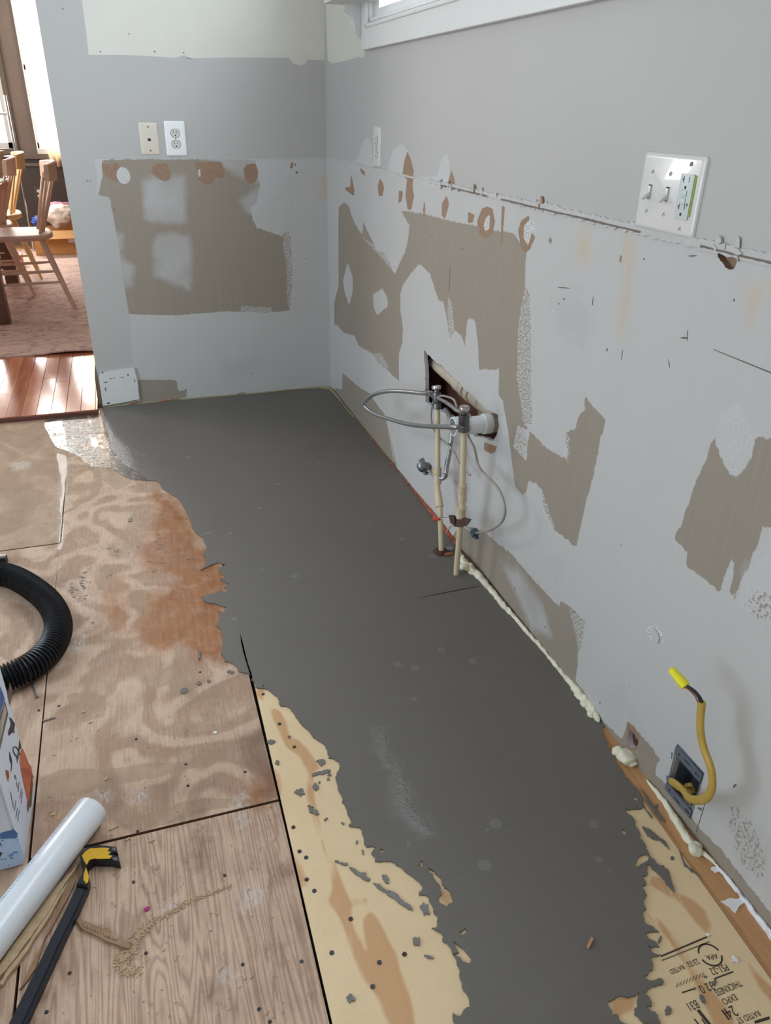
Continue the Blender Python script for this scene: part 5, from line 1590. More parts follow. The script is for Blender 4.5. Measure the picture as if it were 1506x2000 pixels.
def bslab(name, pts, h0, h1, mat, bev=.002):
    n = len(pts)
    bm = bmesh.new()
    lo = [bm.verts.new((p[0], p[1], h0)) for p in pts]; hi = [bm.verts.new((p[0], p[1], h1)) for p in pts]
    bm.faces.new(lo[::-1]); bm.faces.new(hi)
    for i in range(n): bm.faces.new((lo[i], lo[(i+1) % n], hi[(i+1) % n], hi[i]))
    bmesh.ops.recalc_face_normals(bm, faces=bm.faces)
    if bev:
        es = [e for e in bm.edges if all(v in hi for v in e.verts)]
        bmesh.ops.bevel(bm, geom=es, offset=bev, segments=2, affect='EDGES')
    bmesh.ops.triangulate(bm, faces=[f for f in bm.faces if len(f.verts) > 4])
    return bm_obj(name, bm, mat, None, True, 40)


world_child(bslab('handle', fz([(171, 1733), (150, 1779), (125, 1830), (98, 1888), (72, 1945), (46.5, 2000), (20, 2060), (-12, 2060), (14, 2000), (42, 1944), (70, 1888), (98, 1830), (124, 1780), (148.7, 1728)]), .001, .017, M_PRYK, .004), pb)
world_child(bslab('neck', fz([(171, 1733), (148.7, 1728), (160, 1707), (162.7, 1693), (157, 1681), (157, 1672), (163, 1661), (174, 1654), (190.6, 1650.4), (226.6, 1654), (230, 1665), (218, 1668.5), (231, 1672), (234, 1684), (216, 1680.6), (181, 1679.4), (171, 1687.6), (169, 1700), (174, 1712), (174, 1722)]), .001, .020, M_PRYK, .002), pb)
world_child(bslab('yellow_face', ragged(fz([(160, 1671), (166, 1663), (176, 1657), (200, 1655.5), (214, 1656.5), (210, 1662), (217, 1664), (211, 1670), (219, 1672), (214, 1677), (205, 1677), (183, 1676.5), (174, 1680), (169, 1689), (166, 1684)], .0205), .0007, 3, 1), .0195, .0207, M_PRYY, 0), pb)
world_child(bslab('yellow_drop', fz([(168, 1694), (171, 1703), (173.5, 1712), (172, 1722), (168, 1726), (163, 1718), (163.5, 1708), (166, 1700)], .0205), .0175, .0207, M_PRYY, 0), pb)
world_child(bslab('worn_tip', fz([(219, 1655), (225, 1656), (227, 1662), (220, 1661)], .0205), .0195, .0206, M_BARE, 0), pb)
world_child(bslab('worn_tip', fz([(219, 1676), (229, 1674), (230, 1681), (222, 1680)], .0205), .0195, .0206, M_BARE, 0), pb)

# splintered wood shims between the pipe and the bar
M_SHIM = flat('split_pale_wood', (194, 168, 132), 0.7, var=0.14, nscale=90, bump=0.4, bscale=300)
M_SHIMD = flat('split_brown_wood', (152, 122, 92), 0.75, var=0.18, nscale=90, bump=0.4, bscale=300)
for k, (pts, m, h, lab) in enumerate([
    ([(154.5, 1694.5), (128, 1734), (100, 1784), (62, 1838), (28, 1884), (2, 1914), (-14, 1930), (-14, 1916), (0, 1898), (30, 1862), (66, 1812), (96, 1768), (122, 1730)], M_SHIM, .010, 'long pale split wood strip touching the pry bar neck, nearest the pipe'),
    ([(146, 1712), (120, 1756), (92, 1806), (56, 1862), (14, 1916), (6, 1930), (2, 1926), (26, 1888), (60, 1844), (90, 1794), (112, 1758)], M_SHIM, .008, 'pale split wood strip with ribbed edge in the middle of the splinters'),
    ([(126, 1722), (104, 1742), (82, 1772), (48, 1822), (10, 1876), (0, 1890), (0, 1902), (22, 1876), (60, 1826), (96, 1772)], M_SHIM, .007, 'slim fringed wood splinter lying closest to the white pipe'),
    ([(149, 1720), (134, 1716), (120, 1760), (98, 1812), (84, 1850), (70, 1896), (52, 1922), (40, 1936), (62, 1886), (84, 1846), (110, 1800), (136, 1752)], M_SHIMD, .005, 'brown jagged wood splinter tucked along the black handle')]):
    o = slab('wood_splinter', ragged(f2(pts), .0012, 70+k, 2, .006), 'F', .0012, h, m)
    tag(o, lab, 'wood splinter')
M_CUT = flat('grooved_wood', (178, 146, 112), 0.8, var=0.2, nscale=140, bump=0.5)
gs = slab('grooved_strip', ragged(f2([(151, 1800), (160, 1801), (200, 1816), (215, 1822), (222, 1836), (240, 1842), (256, 1848), (254, 1856), (235, 1852), (215, 1845), (178, 1826), (158, 1814)]), .001, 3, 2), 'F', .001, .006, M_SHIMD)
tag(gs, 'broken strip of wood with carved notches lying on the near plywood', 'wood strip')
for k in range(13):
    x = 162+k*5.0 if k < 7 else 203+(k-7)*4.2; y = 1803.5+(x-162)*.42
    a = F(x, y-2, .0068); b = F(x+3, y+7, .0068)
    tube('ridge', [a, b], .0012, M_CUT, gs, 6)

# sawdust trail, chips and crumbs
M_DUST = flat('sawdust', (190, 164, 130), 0.9, var=0.12, nscale=200, bump=0.8, bscale=600)
rb = random.Random(31)
bm = bmesh.new()
pth = [(452, 1728), (420, 1742), (380, 1757), (340, 1778), (300, 1800), (275, 1820), (262, 1840), (258, 1858), (240, 1868), (236, 1888), (250, 1898), (262, 1890)]
for k in range(800):
    t_ = rb.random()**.85*(len(pth)-1); j = int(t_); q = t_-j
    x = pth[j][0]*(1-q)+pth[min(j+1, len(pth)-1)][0]*q; y = pth[j][1]*(1-q)+pth[min(j+1, len(pth)-1)][1]*q
    sp = 2.2+j*.7
    p = F(x+rb.gauss(0, sp), y+rb.gauss(0, sp*.8), .001)
    bmesh.ops.create_icosphere(bm, subdivisions=1, radius=rb.uniform(.0006, .0016), matrix=Matrix.Translation(p) @ Matrix.Rotation(rb.random()*3, 4, 'Z') @ Matrix.Diagonal((rb.uniform(1, 2.2), 1, .7, 1)))
tag(bm_obj('sawdust', bm, M_DUST), 'fine pale sawdust trail running from the grooved wood strip', 'sawdust', kind='stuff')
chips = [(208, 1522, 6, .9, 'm'), (222, 1618, 10, .35, 'l'), (115, 1597, 8, 1.3, 'm'), (104, 1592, 5, .2, 'y'), (296, 1643, 7, .2, 'm'), (250, 1640, 4, .5, 's'), (176, 1412, 5, .3, 'm'), (163, 1392, 5, .5, 's')]
for k, (x, y, L_, a, kd) in enumerate(chips):
    p = F(x, y)
    o = slab('wood_chip', ell(p.x, p.y, L_*.0010, .0018, a, 8, k, .25), 'F', .0006, .0026, M_SHIM if kd != 'y' else flat('yellow_crumb', (206, 198, 130), .8))
    if kd == 'l': tag(o, 'longest pale wood chip on the old plywood right of the white pipe end', 'wood chip')
    else: tag(o, ['small wood chip on the filler patch left of the cross seam', '', 'upright sliver of wood beside the box, left of the pipe', 'tiny yellow crumb beside the cardboard box', 'small dark-ended chip just below the cross seam', 'tiny fleck touching the cross seam near the claw', 'fleck of wood on the far middle of the old plywood', 'smaller fleck of wood above its neighbour mid plywood'][k], 'wood chip')
rb = random.Random(90)
bm = bmesh.new()
for k in range(260):
    x = rb.uniform(30, 560); y = rb.uniform(1330, 1995)
    if x < 75+(1700-y)*.02 and y < 1720: continue
    p = F(x, y, .0008)
    if p.x > x1(p.y)-.01: continue
    bmesh.ops.create_icosphere(bm, subdivisions=1, radius=rb.uniform(.0007, .0017), matrix=Matrix.Translation(p) @ Matrix.Rotation(rb.random()*3, 4, 'Z') @ Matrix.Diagonal((rb.uniform(1, 3), 1, .5, 1)))
tag(bm_obj('debris', bm, flat('pale_debris', (182, 158, 130), .9, var=.2, nscale=30)), 'small crumbs of debris scattered over the near plywood', 'debris', kind='stuff')
p = F(287, 1776)
tag(slab('pink_crumb', ell(p.x, p.y, .0045, .004, 0, 8, 2, .2), 'F', .0005, .003, flat('magenta_plastic', (160, 40, 110), .5)), 'tiny magenta crumb on the near plywood', 'crumb')
p = F(420, 1432)
tag(slab('white_crumb', ell(p.x, p.y, .0042, .0034, 0, 8, 6, .2), 'F', .0005, .003, M_PLATE), 'small white crumb on the old plywood left of the new sheet', 'crumb')
p = F(1151, 1846)
tag(slab('wood_chip', [tuple(F(x, y)[:2]) for x, y in [(1153, 1836), (1158, 1839), (1150, 1857), (1144, 1854)]], 'F', .0038, .0085, flat('reddish_wood_chip', (190, 140, 108), .7)), 'reddish wood chip lying alone on the grey compound', 'wood chip')
for k, (a, b, l) in enumerate([((62, 1332), (72, 1362), 'steel nail lying beside the end of the ribbed hose'), ((84, 1408), (108, 1401), 'bent steel nail lying across the long plywood seam')]):
    A = F(*a, .003); B = F(*b, .003)
    nl = tube('nail', [A, B], .0016, M_STEEL, None, 8)
    tag(nl, l, 'nail')
    e_ = B if k == 0 else A
    dd = (B-A).normalized()
    lathe('nail_head', e_-dd*.0004, e_+dd, [(0, .0038), (.0012, .0038)], M_STEEL, nl, 12, False)

# cardboard box with printed sides
M_CARD = flat('white_printed_card', (208, 214, 224), 0.45, var=0.02)
M_CBLUE = flat('blue_brush_print', (74, 116, 168), 0.5, var=0.25, nscale=60)
M_CBLUE2 = flat('deep_blue_print', (40, 86, 150), 0.5, var=0.2, nscale=20)
M_CORG = flat('orange_print', (196, 98, 62), 0.5, var=0.12, nscale=40)
M_CBRN = flat('brown_print', (92, 78, 66), 0.5, var=0.15, nscale=60)
M_CBLK = flat('black_print', (30, 30, 34), 0.5)
M_CTXT = flat('grey_print', (88, 90, 96), 0.5)
M_CTAN = flat('tan_letter_print', (176, 166, 148), 0.5)
n0 = F(48, 1691); n1 = F(67, 1562)
n1 = n0+(n1-n0).normalized()*.17
bx = thing('product_box', tuple(n0), 'white printed cardboard box standing at the left edge', 'box')
dn = (n1-n0).normalized(); lf = Vector((-dn.y, dn.x, 0))
if lf.x > 0: lf = -lf
BH = .372
bm = bmesh.new()
vs = [bm.verts.new(p+Vector((0, 0, z))) for z in (0.001, BH) for p in (n0, n1, n1+lf*.42, n0+lf*.42)]
for f in ((0, 1, 5, 4), (1, 2, 6, 5), (2, 3, 7, 6), (3, 0, 4, 7), (0, 3, 2, 1), (4, 5, 6, 7)): bm.faces.new([vs[i] for i in f])
es = [e for e in bm.edges]
bmesh.ops.bevel(bm, geom=es, offset=.004, segments=3, affect='EDGES')
world_child(bm_obj('carton', bm, M_CARD, None, True, 40), bx)


def face_pt(x, y, o, dirv, nrm):
    """picture point on the vertical face through o along dirv"""
    dd = ray(x, y); dd = Vector(dd); c_ = Vector(CAM)
    t_ = (o-c_).dot(nrm)/dd.dot(nrm)
    return c_+dd*t_


def decal(name, px, mat, right=True, lift=.0004):
    dirv, nrm = (dn, -lf) if right else (lf, -dn)
    pts = [face_pt(x, y, n0, dirv, nrm)+nrm*lift for x, y in px]
    bm = bmesh.new(); q = [bm.verts.new(p) for p in pts]
    bm.faces.new(q); bmesh.ops.triangulate(bm, faces=bm.faces)
    o = bm_obj(name, bm, mat); world_child(o, bx); return o


def z3(pts, ox, oy, s): return [(ox+x/s, oy+y/s) for x, y in pts]
s1, s2 = 10.525, 9.525
decal('printed_picture', z3([(200, 20), (250, 200), (200, 520), (148, 310)], 0, 1330, s1), M_CBRN)
decal('printed_picture', z3([(0, 110), (60, 260), (92, 370), (40, 530), (0, 700)], 0, 1330, s1), M_CBLUE2)
decal('printed_picture', z3([(95, 390), (165, 680), (60, 1130), (0, 1420), (0, 720)], 0, 1330, s1), M_CBRN)
decal('printed_picture', z3([(90, 470), (130, 640), (40, 1050), (0, 1240), (0, 840)], 0, 1330, s1), M_CTAN, lift=.0006)
decal('printed_picture', z3([(180, 740), (240, 780), (255, 845), (310, 890), (290, 985), (300, 1075), (250, 1055), (215, 1020), (190, 1060), (182, 1130), (165, 1090), (170, 1020), (205, 930), (215, 860)], 0, 1330, s1), M_CBLK)
decal('printed_picture', z3([(440, 1380), (480, 1420), (530, 1600), (570, 1680), (640, 1760), (660, 1900), (700, 2000), (480, 2000), (400, 1700), (410, 1500)], 0, 1330, s1), M_CORG)
decal('printed_picture', z3([(375, 0), (560, 0), (590, 100), (600, 300), (570, 700), (555, 740), (540, 700), (515, 830), (500, 760), (505, 600), (440, 240)], 0, 1500, s2), M_CORG)
decal('printed_picture', z3([(590, 100), (606, 300), (580, 700), (555, 745), (542, 700), (515, 830), (500, 700), (545, 560), (570, 400)], 0, 1500, s2), M_CBRN, lift=.0007)
decal('printed_picture', z3([(185, 1440), (215, 1520), (250, 1650), (240, 1800), (215, 1900), (225, 1720), (190, 1620)], 0, 1330, s1), M_CBLK)
decal('printed_picture', z3([(110, 1830), (160, 1860), (185, 1960), (150, 2000), (120, 1930)], 0, 1330, s1), M_CORG)
decal('printed_picture', z3([(100, 30), (160, 60), (170, 160), (150, 265), (125, 200)], 0, 1500, s2), M_CORG)
for a, b in [((280, 130), (300, 230)), ((300, 260), (320, 370)), ((195, 450), (215, 600)), ((225, 600), (245, 740)), ((350, 260), (335, 450)), ((395, 380), (365, 570)), ((412, 440), (388, 660)), ((290, 600), (265, 800)), ((320, 740), (290, 940)), ((355, 780), (325, 1000)), ((262, 140), (275, 200))]:
    (xa, ya), (xb, yb) = z3([a, b], 0, 1500, s2)
    decal('printed_text', [(xa-.5, ya), (xa+.8, ya), (xb+.8, yb), (xb-.5, yb)], M_CTXT)
decal('printed_text', z3([(395, 1190), (440, 1370), (430, 1380), (400, 1240), (370, 1480), (385, 1560), (350, 1700), (330, 1560), (370, 1440)], 0, 1330, s1), M_CBRN)
decal('brush_band', z3([(0, 1215), (60, 1190), (140, 1170), (270, 1145), (330, 1210), (325, 1290), (250, 1305), (100, 1310), (0, 1320)], 0, 1500, s2), M_CBLUE, False)
decal('brush_band', z3([(0, 1380), (20, 1400), (15, 1440), (0, 1445)], 0, 1500, s2), M_CBLK, False)
decal('brush_band', z3([(0, 1560), (45, 1570), (10, 1650), (0, 1650)], 0, 1500, s2), M_CBLK, False)
t = NT('pale_blue_wash'); t.set('Roughness', .5)
t.set('Base Color', t.mix(t.math('GREATER_THAN', t.noise(90, 5, .7), .6), srgb((176, 198, 224)), srgb((96, 138, 186))))
decal('brush_band', z3([(0, 1320), (330, 1295), (395, 1480), (470, 1760), (200, 1850), (0, 1900)], 0, 1500, s2), t.m, False, .0003)
t_ = tube('string_loop', smooth_path([face_pt(*z3([q], 0, 1330, s1)[0], n0, dn, -lf)-lf*.0008 for q in [(350, 1580), (280, 1480), (258, 1400), (280, 1355), (330, 1370), (380, 1450), (390, 1530)]], 4), .0010, M_CTXT, None, 5)
world_child(t_, bx)
# ------------------------------------------------------------------ dining room beyond the doorway
ZD = 0.020
YW = 4.72
M_DWALL = flat('taupe_dining_wall', (112, 101, 94), 0.6, var=0.02)
M_DDARK = flat('dark_wainscot', (70, 62, 56), 0.55, var=0.04)
M_DRAIL = flat('dark_taupe_rail', (104, 94, 84), 0.45)


def plank_mat():
    t = NT('reddish_hardwood')
    oi = t.n('ShaderNodeObjectInfo')
    v = t.pos((40, 3, 1))
    c = t.ramp(t.math('ADD', t.math('MULTIPLY', t.noise(1.0, 4, 0.6, v), .7), t.math('MULTIPLY', oi.outputs['Random'], .35)), [(0.25, srgb((150, 84, 58))), (0.6, srgb((186, 116, 82))), (0.9, srgb((206, 142, 106)))])
    t.set('Base Color', c); t.set('Roughness', 0.16); t.set('Coat Weight', 0.3); t.set('Coat Roughness', 0.08)
    return t.m


M_PLANK = plank_mat()
df = box('floor_dining', -4.2, 0.13, 0.125, 5.4, -0.02, 0.008, M_DARK); box('floor_dining_sill', -2.4, -1.075, -0.084, 0.125, -0.02, 0.006, M_DARK, df); structure(df)
rb = random.Random(4)
x = -2.35; proto = None
while x < -1.05:
    y = -0.086+0.0
    segs = [(-0.086, rb.uniform(.1, .6)), ]
    cuts = sorted([-0.086, rb.uniform(.15, .6), .95])
    for a, b in zip(cuts, cuts[1:]):
        w_ = .0605
        if x+w_ > -1.073 and True: w_ = max(.01, -1.074-x)
        o = box('plank', x, x+w_-.0012, a+.0006, b-.0006, 0.004, ZD+rb.uniform(0, .0005), M_PLANK, df, 0.0008)
    x += .0605
box('plank', -1.073, .13, .124, .95, .004, ZD, M_PLANK, df)
box('plank', -4.2, .13, .951, 5.3, .004, ZD-.001, M_PLANK, df)
box('nosing_strip', -2.35, -1.074, -0.098, -0.086, 0.0, 0.017, M_REDWOOD, df)
bm = bmesh.new()
abox(bm, -4.2, .13, YW, YW+.12, 0, .78)
structure(bm_obj('wall_dining', bm, M_DDARK))
bm = bmesh.new()
DW = [(-2.60, -1.685), (-1.485, -1.18)]     # window openings in x
abox(bm, -4.2, DW[0][0], YW, YW+.12, .78, 2.5); abox(bm, DW[0][1], DW[1][0], YW, YW+.12, .78, 2.5); abox(bm, DW[1][1], .13, YW, YW+.12, .78, 2.5)
for a, b in DW: abox(bm, a, b, YW, YW+.12, 2.15, 2.5); abox(bm, a, b, YW, YW+.12, .78, .84)
structure(bm_obj('wall_dining_upper', bm, M_DWALL))
bm = bmesh.new()
abox(bm, -4.2, .13, YW-.03, YW, .76, .80, .004); abox(bm, -4.2, .13, YW-.02, YW, .70, .725, .004); abox(bm, -4.2, .13, YW-.018, YW, .0, .14, .003)
structure(bm_obj('trim_3', bm, M_DRAIL))
structure(box('wall_dining_side_right', .13, .25, .12, 5.4, -.02, 2.5, M_DWALL))
structure(box('wall_dining_side_left', -4.32, -4.2, .12, 5.4, -.02, 2.5, M_DWALL))
structure(box('ceiling_dining', -4.3, .25, .12, 5.4, 2.5, 2.6, M_CEIL))
structure(box('wall_dining_inner', -1.05, .13, .12, .124, 0, 2.5, M_DWALL))
glass = NT('dining_glass')
tr = glass.n('ShaderNodeBsdfTransparent'); gl = glass.n('ShaderNodeBsdfGlossy'); gl.inputs['Roughness'].default_value = .02
fr = glass.n('ShaderNodeFresnel'); fr.inputs['IOR'].default_value = 1.3
geo = glass.n('ShaderNodeNewGeometry')
mx = glass.n('ShaderNodeMixShader'); glass.l(glass.math('MULTIPLY', fr.outputs[0], glass.math('SUBTRACT', 1.0, geo.outputs['Backfacing'])), mx.inputs[0]); glass.l(tr.outputs[0], mx.inputs[1]); glass.l(gl.outputs[0], mx.inputs[2]); glass.l(mx.outputs[0], glass.out.inputs['Surface'])
for o in bpy.data.objects:
    if o.name.startswith('pane') and o.parent and o.parent.name.startswith('window_sash'):
        o.data.materials.clear(); o.data.materials.append(glass.m)
for k, (a, b) in enumerate(DW):
    wn = bpy.data.objects.new('window_%d' % (k+2), None); COL.objects.link(wn); structure(wn)
    bm = bmesh.new()
    cw = .04 if k == 0 else .008
    abox(bm, a-cw, a, YW-.02, YW+.01, .80, 2.2, .003); abox(bm, b, b+cw, YW-.02, YW+.01, .80, 2.2, .003)
    abox(bm, a, b, YW-.035, YW+.02, .80, .845, .003)
    bm_obj('window_casing', bm, M_DRAIL if k == 0 else M_TRIM, wn)
    bm = bmesh.new()
    sw = .04 if k == 0 else .012
    abox(bm, a, a+sw, YW+.03, YW+.06, .84, 2.15); abox(bm, b-sw, b, YW+.03, YW+.06, .84, 2.15); abox(bm, a, b, YW+.03, YW+.06, .84, .89); abox(bm, a, b, YW+.03, YW+.06, 1.46, 1.50)
    bm_obj('window_sash', bm, M_TRIM, wn)
    box('pane', a+sw, b-sw, YW+.043, YW+.047, .89, 2.15, glass.m, wn)

# sheer curtain
t = NT('sheer_curtain')
t.set('Base Color', srgb((246, 240, 228))); t.set('Roughness', .9)
tl = t.n('ShaderNodeBsdfTranslucent'); tl.inputs['Color'].default_value = srgb((250, 240, 222))
mx = t.n('ShaderNodeMixShader'); mx.inputs[0].default_value = .62
t.l(t.b.outputs[0], mx.inputs[1]); t.l(tl.outputs[0], mx.inputs[2]); t.l(mx.outputs[0], t.out.inputs['Surface'])
V = []; Fc = []
nx, nz = 120, 24
xa, xb = -1.405, -1.06
for i in range(nx+1):
    for j in range(nz+1):
        u = i/nx; z = .70+(2.3-.70)*j/nz
        V.append((xa+(xb-xa)*u+.008*math.sin(z*3+u*9), YW-.10+.030*math.sin(u*2*math.pi*7+.6*math.sin(z*2))*(.55+.45*(1-j/nz)), z))
for i in range(nx):
    for j in range(nz):
        a = i*(nz+1)+j
        Fc.append((a, a+nz+1, a+nz+2, a+1))
cu = mk('curtain', V, Fc, t.m, None, True)
md = cu.modifiers.new('thick', 'SOLIDIFY'); md.thickness = .002
tag(cu, 'white sheer curtain glowing in the dining room window', 'curtain')

# rug
def rug_mat():
    t = NT('faded_oriental_rug')
    v = t.n('ShaderNodeTexVoronoi'); v.feature = 'DISTANCE_TO_EDGE'; v.inputs['Scale'].default_value = 1.0
    t.l(t.pos((7, 9, 1)), v.inputs['Vector'])
    a = t.noise(16, 5, .65); b = t.noise(1, 4, .6, t.pos((14, 60, 1)))
    c = t.mix(a, srgb((160, 124, 112)), srgb((212, 184, 170)))
    c = t.mix(t.math('MULTIPLY', t.math('LESS_THAN', v.outputs['Distance'], .05), .35), c, srgb((120, 106, 106)))
    c = t.mix(t.math('GREATER_THAN', b, .56), c, srgb((196, 170, 154)))
    c = t.mix(t.math('GREATER_THAN', t.noise(1, 4, .7, t.pos((11, 30, 1))), .60), c, srgb((122, 106, 104)))
    t.set('Base Color', c); t.set('Roughness', .95)
    t.set('Normal', t.bump(t.noise(300, 3), .6, .003))
    return t.m


V = []; Fc = []
for i in range(41):
    x = -3.6+3.1*i/40
    lift = .014*max(0, math.sin((x+1.38)*9)) if -1.38 < x < -1.03 else 0
    for (y, z) in ((.835+.012*math.sin(x*3), ZD+lift), (.835+.012*math.sin(x*3), ZD+.008+lift), (1.2, ZD+.008), (4.45, ZD+.008), (4.45, ZD)):
        V.append((x, y, z))
for i in range(40):
    for j in range(4): Fc.append((i*5+j, i*5+j+1, (i+1)*5+j+1, (i+1)*5+j))
rg = mk('rug', V, Fc, rug_mat())
md = rg.modifiers.new('weave', 'SUBSURF'); md.subdivision_type = 'SIMPLE'; md.levels = md.render_levels = 1
tag(rg, 'faded pink and grey oriental rug in the dining room', 'rug')

# chairs
def wood(name, c): return flat(name, c, .5, var=.08, nscale=40)
M_CH = wood('pale_beech', (214, 184, 164)); M_CH_LIT = wood('yellow_lit_beech', (228, 194, 142))  # second beech has the far chair's yellow light in its colour


def chair(near_foot, label, mat, f=Vector((-.99, -.12, 0)).normalized()):
    sidev = Vector((-f.y, f.x, 0))          # from near foot towards far foot
    if sidev.y < 0: sidev = -sidev
    o = near_foot+sidev*.23+f*.26
    M = Matrix(((f.x, sidev.x, 0, o.x), (f.y, sidev.y, 0, o.y), (0, 0, 1, ZD+.008), (0, 0, 0, 1)))
    t = thing('dining_chair', (0, 0, 0), label, 'chair', 'pale spindle-back dining chairs')
    t.matrix_world = M
    # seat: saddle with rounded outline
    n = 28
    def outl(s, k):
        a = 2*math.pi*k/n; c_, s_ = math.cos(a), math.sin(a)
        p = .62
        return (.215*s*abs(c_)**p*(1 if c_ > 0 else -1), .222*s*abs(s_)**p*(1 if s_ > 0 else -1))
    V = []; Fc = []
    prof = [(0.0, .446), (.5, .445), (.85, .452), (.97, .453), (1.0, .446), (1.0, .428), (.94, .420), (0, .420)]
    for s, z in prof:
        for k in range(n):
            x, y = outl(s, k); V.append((x, y, z))
    for i in range(len(prof)-1):
        for k in range(n): Fc.append((i*n+k, i*n+(k+1) % n, (i+1)*n+(k+1) % n, (i+1)*n+k))
    mk('seat', V, Fc, mat, t, True)
    for sx, sy in ((-1, -1), (-1, 1), (1, -1), (1, 1)):
        tp = Vector((sx*.135, sy*.13, .43)); bt = Vector((sx*(.26 if sx < 0 else .20), sy*.23, 0))
        tube('leg', [tp, tp.lerp(bt, .3), tp.lerp(bt, .6), bt], [.0165, .0185, .0165, .0105], mat, t, 12)
    for sy in (-1, 1):
        tube('stretcher', [Vector((-.195, sy*.178, .23)), Vector((0, sy*.172, .23)), Vector((.175, sy*.178, .23))], [.007, .010, .007], mat, t, 8)
    for sy in (-1, 1):
        tube('stretcher', [Vector((-.215, sy*.192, .165)), Vector((0, sy*.188, .165)), Vector((.185, sy*.192, .165))], [.007, .009, .007], mat, t, 8)
    tube('stretcher', [Vector((-.215, -.192, .17)), Vector((-.215, .192, .17))], .008, mat, t, 8)
    for k in range(6):
        q = (k-2.5)/2.5
        b = Vector((-.165+.030*abs(q), q*.13, .445)); u = Vector((-.285+.055*q*q, q*.170, .785))
        tube('spindle', [b, b.lerp(u, .5), u], [.0085, .0095, .0075], mat, t, 8)
    # curved crest rail
    V = []; Fc = []
    m = 18
    for k in range(m+1):
        q = -1+2*k/m
        x = -.290+.060*q*q; y = q*.215
        hh = .058-.012*q*q
        ring = [(-.013, -hh*.9), (-.013, hh), (-.006, hh+.005), (.006, hh+.005), (.013, hh), (.013, -hh*.9)]
        for dx, dz in ring: V.append((x+dx-.10*dz, y, .80+dz))
    r = 6
    for k in range(m):
        for j in range(r): Fc.append((k*r+j, k*r+(j+1) % r, (k+1)*r+(j+1) % r, (k+1)*r+j))
    Fc.append(tuple(range(r))[::-1]); Fc.append(tuple(range(m*r, m*r+r)))
    mk('crest_rail', V, Fc, mat, t, True).data.set_sharp_from_angle(angle=math.radians(40))
    return t


chair(Vector((-1.22, 1.889, 0)), 'nearest pale wooden spindle-back chair, its whole seat in view', M_CH)
chair(Vector((-1.496, 2.35, 0)), 'pale spindle-back chair behind the nearest one, beside the table', M_CH)
chair(Vector((-1.49, 2.96, 0)), 'spindle-back chair farthest from the doorway, coloured yellow as if lit', M_CH_LIT)

# table
tb = thing('dining_table', (-2.1, 2.2, ZD), 'brown wooden dining table at the left edge', 'table')
M_TW = flat('table_walnut', (96, 66, 50), .4, var=.12, nscale=30)
M_TTOP = flat('table_light_edge', (186, 142, 112), .35, var=.08, nscale=30)
M_CLOTH = flat('pale_blue_cloth', (206, 222, 232), .7)
bm = bmesh.new(); abox(bm, -2.75, -1.545, 1.40, 2.86, .715, .75, .004)
world_child(bm_obj('tabletop', bm, M_TTOP), tb)
for x, y in ((-1.61, 1.60), (-1.66, 2.78), (-2.65, 1.52), (-2.65, 2.72)):
    bm = bmesh.new()
    abox(bm, x-.05, x+.035, y-.05, y+.05, ZD+.008, .715, .004)
    world_child(bm_obj('leg', bm, M_TW), tb)
c_ = box('table_runner', -2.70, -1.56, 1.60, 2.84, .7505, .754, M_CLOTH, None, .001)
tag(c_, 'pale bluish cloth lying over the dining table', 'tablecloth')

# things on and behind the table
bk = thing('wicker_basket', (-1.80, 3.02, ZD), 'woven tan bundle behind the table at the left edge', 'basket')
bm = bmesh.new(); bmesh.ops.create_cone(bm, cap_ends=True, segments=18, radius1=.12, radius2=.15, depth=.16, matrix=Matrix.Translation((-1.70, 2.72, .755+.08)))
bpy.data.objects.remove(bk)
bk = bm_obj('wicker_basket', bm, flat('woven_tan', (190, 160, 136), .9, var=.3, nscale=160, bump=.8, bscale=300), None, True, 50)
tag(bk, 'woven tan basket standing on the dining table', 'basket')
# metal rack
mr = thing('clothes_rack', (-1.62, 4.2, ZD), 'chrome upright rack with one cross bar against the dining wall', 'rack')
yr = 4.35
A = Vector(at(9, 186, 1, yr)); B = Vector(at(30, 300, 1, yr))
xr = (A.x+B.x)/2
world_child(tube('upright', [Vector((A.x, yr, ZD)), Vector((A.x, yr, A.z))], .011, M_CHROME, None, 12), mr)
zc_ = Vector(at(8, 222, 1, yr)).z
world_child(tube('cross_bar', [Vector((A.x-.9, yr, zc_)), Vector((A.x, yr, zc_))], .010, M_CHROME, None, 12), mr)
world_child(tube('upright', [Vector((A.x-.9, yr, ZD)), Vector((A.x-.9, yr, A.z))], .011, M_CHROME, None, 12), mr)

# dark wall outlet
oc = at(76, 378, 1, YW)
def b_dark(t):
    plate(t, .07, .114, M_DDARK, .004)
    disc('outlet_face', 0, .021, .004, .015, .002, M_IVORY, t); disc('outlet_face', 0, -.021, .004, .015, .002, M_IVORY, t)
od = on_wall('B', (oc[0], oc[2]), b_dark, 'dark_wall_outlet', 'outlet with pale sockets in the dark dining room wall', 'outlet')
m_ = od.matrix_world.copy(); m_.translation.y = YW; od.matrix_world = m_

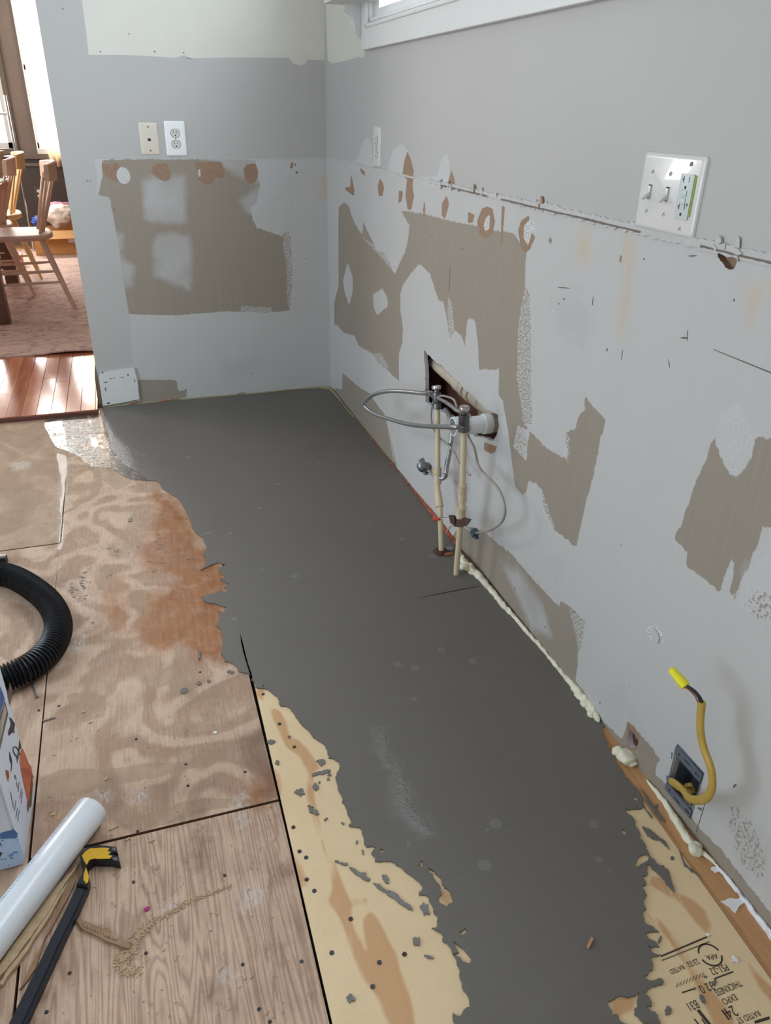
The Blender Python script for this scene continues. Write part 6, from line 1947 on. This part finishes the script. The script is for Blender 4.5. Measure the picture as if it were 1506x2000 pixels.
# boxes and bags by the dining wall
cb = thing('cardboard_box', (-1.36, 4.30, ZD), 'open brown cardboard box standing on the rug by the wall', 'box')
M_CB = flat('brown_cardboard', (190, 140, 86), .8, var=.05)
bz = ZD+.008
bm = bmesh.new()
X0, X1, Yb0, Yb1, H = -1.60, -1.06, 4.05, 4.40, .20
for q in ((X0, X1, Yb0, Yb0+.006), (X0, X1, Yb1-.006, Yb1), (X0, X0+.006, Yb0, Yb1), (X1-.006, X1, Yb0, Yb1)): abox(bm, q[0], q[1], q[2], q[3], bz, bz+H)
abox(bm, X0, X1, Yb0, Yb1, bz, bz+.006)
world_child(bm_obj('carton', bm, M_CB), cb)
bm = bmesh.new(); abox(bm, -1.32, -1.25, Yb0-.002, Yb0, bz+.10, bz+.15)
world_child(bm_obj('shipping_label', bm, M_PVC), cb)
bm = bmesh.new(); abox(bm, X0, X1, -.10, 0, -.003, .003, mtx=Matrix.Translation((0, Yb0, bz+H)) @ Matrix.Rotation(math.radians(35), 4, 'X'))
world_child(bm_obj('box_flap', bm, M_CB), cb)


def lump(name, c, r, mat, label, cat, seed, amp=.3, f=9, sub=4):
    bm = bmesh.new(); bmesh.ops.create_icosphere(bm, subdivisions=sub, radius=1)
    for v in bm.verts:
        k = 1+amp*mnoise.noise(v.co*2.2+Vector((seed, 0, 0)))+amp*.5*mnoise.noise(v.co*f*.6+Vector((0, seed, 0)))
        v.co = Vector((v.co.x*r[0]*k, v.co.y*r[1]*k, v.co.z*r[2]*k))+Vector(c)
    return tag(bm_obj(name, bm, mat, None, True), label, cat)


lump('plastic_bag', (-1.36, 4.22, .33), (.14, .10, .09), flat('crumpled_white_plastic', (226, 214, 204), .4, var=.1, nscale=30), 'crumpled whitish plastic bag in the open cardboard box', 'bag', 3)
lump('pink_bundle', (-1.36, 4.33, .385), (.12, .05, .05), flat('pink_fabric', (196, 132, 152), .8, var=.1), 'pink cloth bundle behind the plastic bag', 'cloth', 7)
lump('dark_bag', (-1.14, 4.22, .31), (.07, .08, .08), flat('dark_purple_fabric', (52, 34, 52), .7, var=.2), 'dark bag beside the white plastic bag in the box', 'bag', 5)
lump('blue_cloth', (-1.55, 4.22, .29), (.05, .05, .04), flat('blue_fabric', (60, 88, 180), .7), 'small blue cloth at the left rim of the cardboard box', 'cloth', 9)
o = box('orange_carton', -1.20, -1.08, 4.42, 4.56, ZD, .80, flat('orange_card', (196, 98, 40), .6), None, .004)
tag(o, 'tall orange carton half hidden behind the nearest chair back', 'box')
o = box('black_bin', -2.1, -1.80, 3.45, 3.75, ZD+.008, .16, M_HOSE, None, .01)
tag(o, 'low black bin on the rug under the chairs', 'bin')
o = box('red_toy_box', -1.79, -1.66, 3.45, 3.6, ZD+.008, .12, flat('salmon_plastic', (210, 110, 84), .5), None, .006)
tag(o, 'salmon plastic box on the rug beside the black bin', 'box')
# ground outside the windows
gr_ = box('ground_outside', -12, 12, 5.6, 30, -.6, -.5, flat('pale_lawn', (150, 160, 110), .9)); structure(gr_)  # even pale green ground
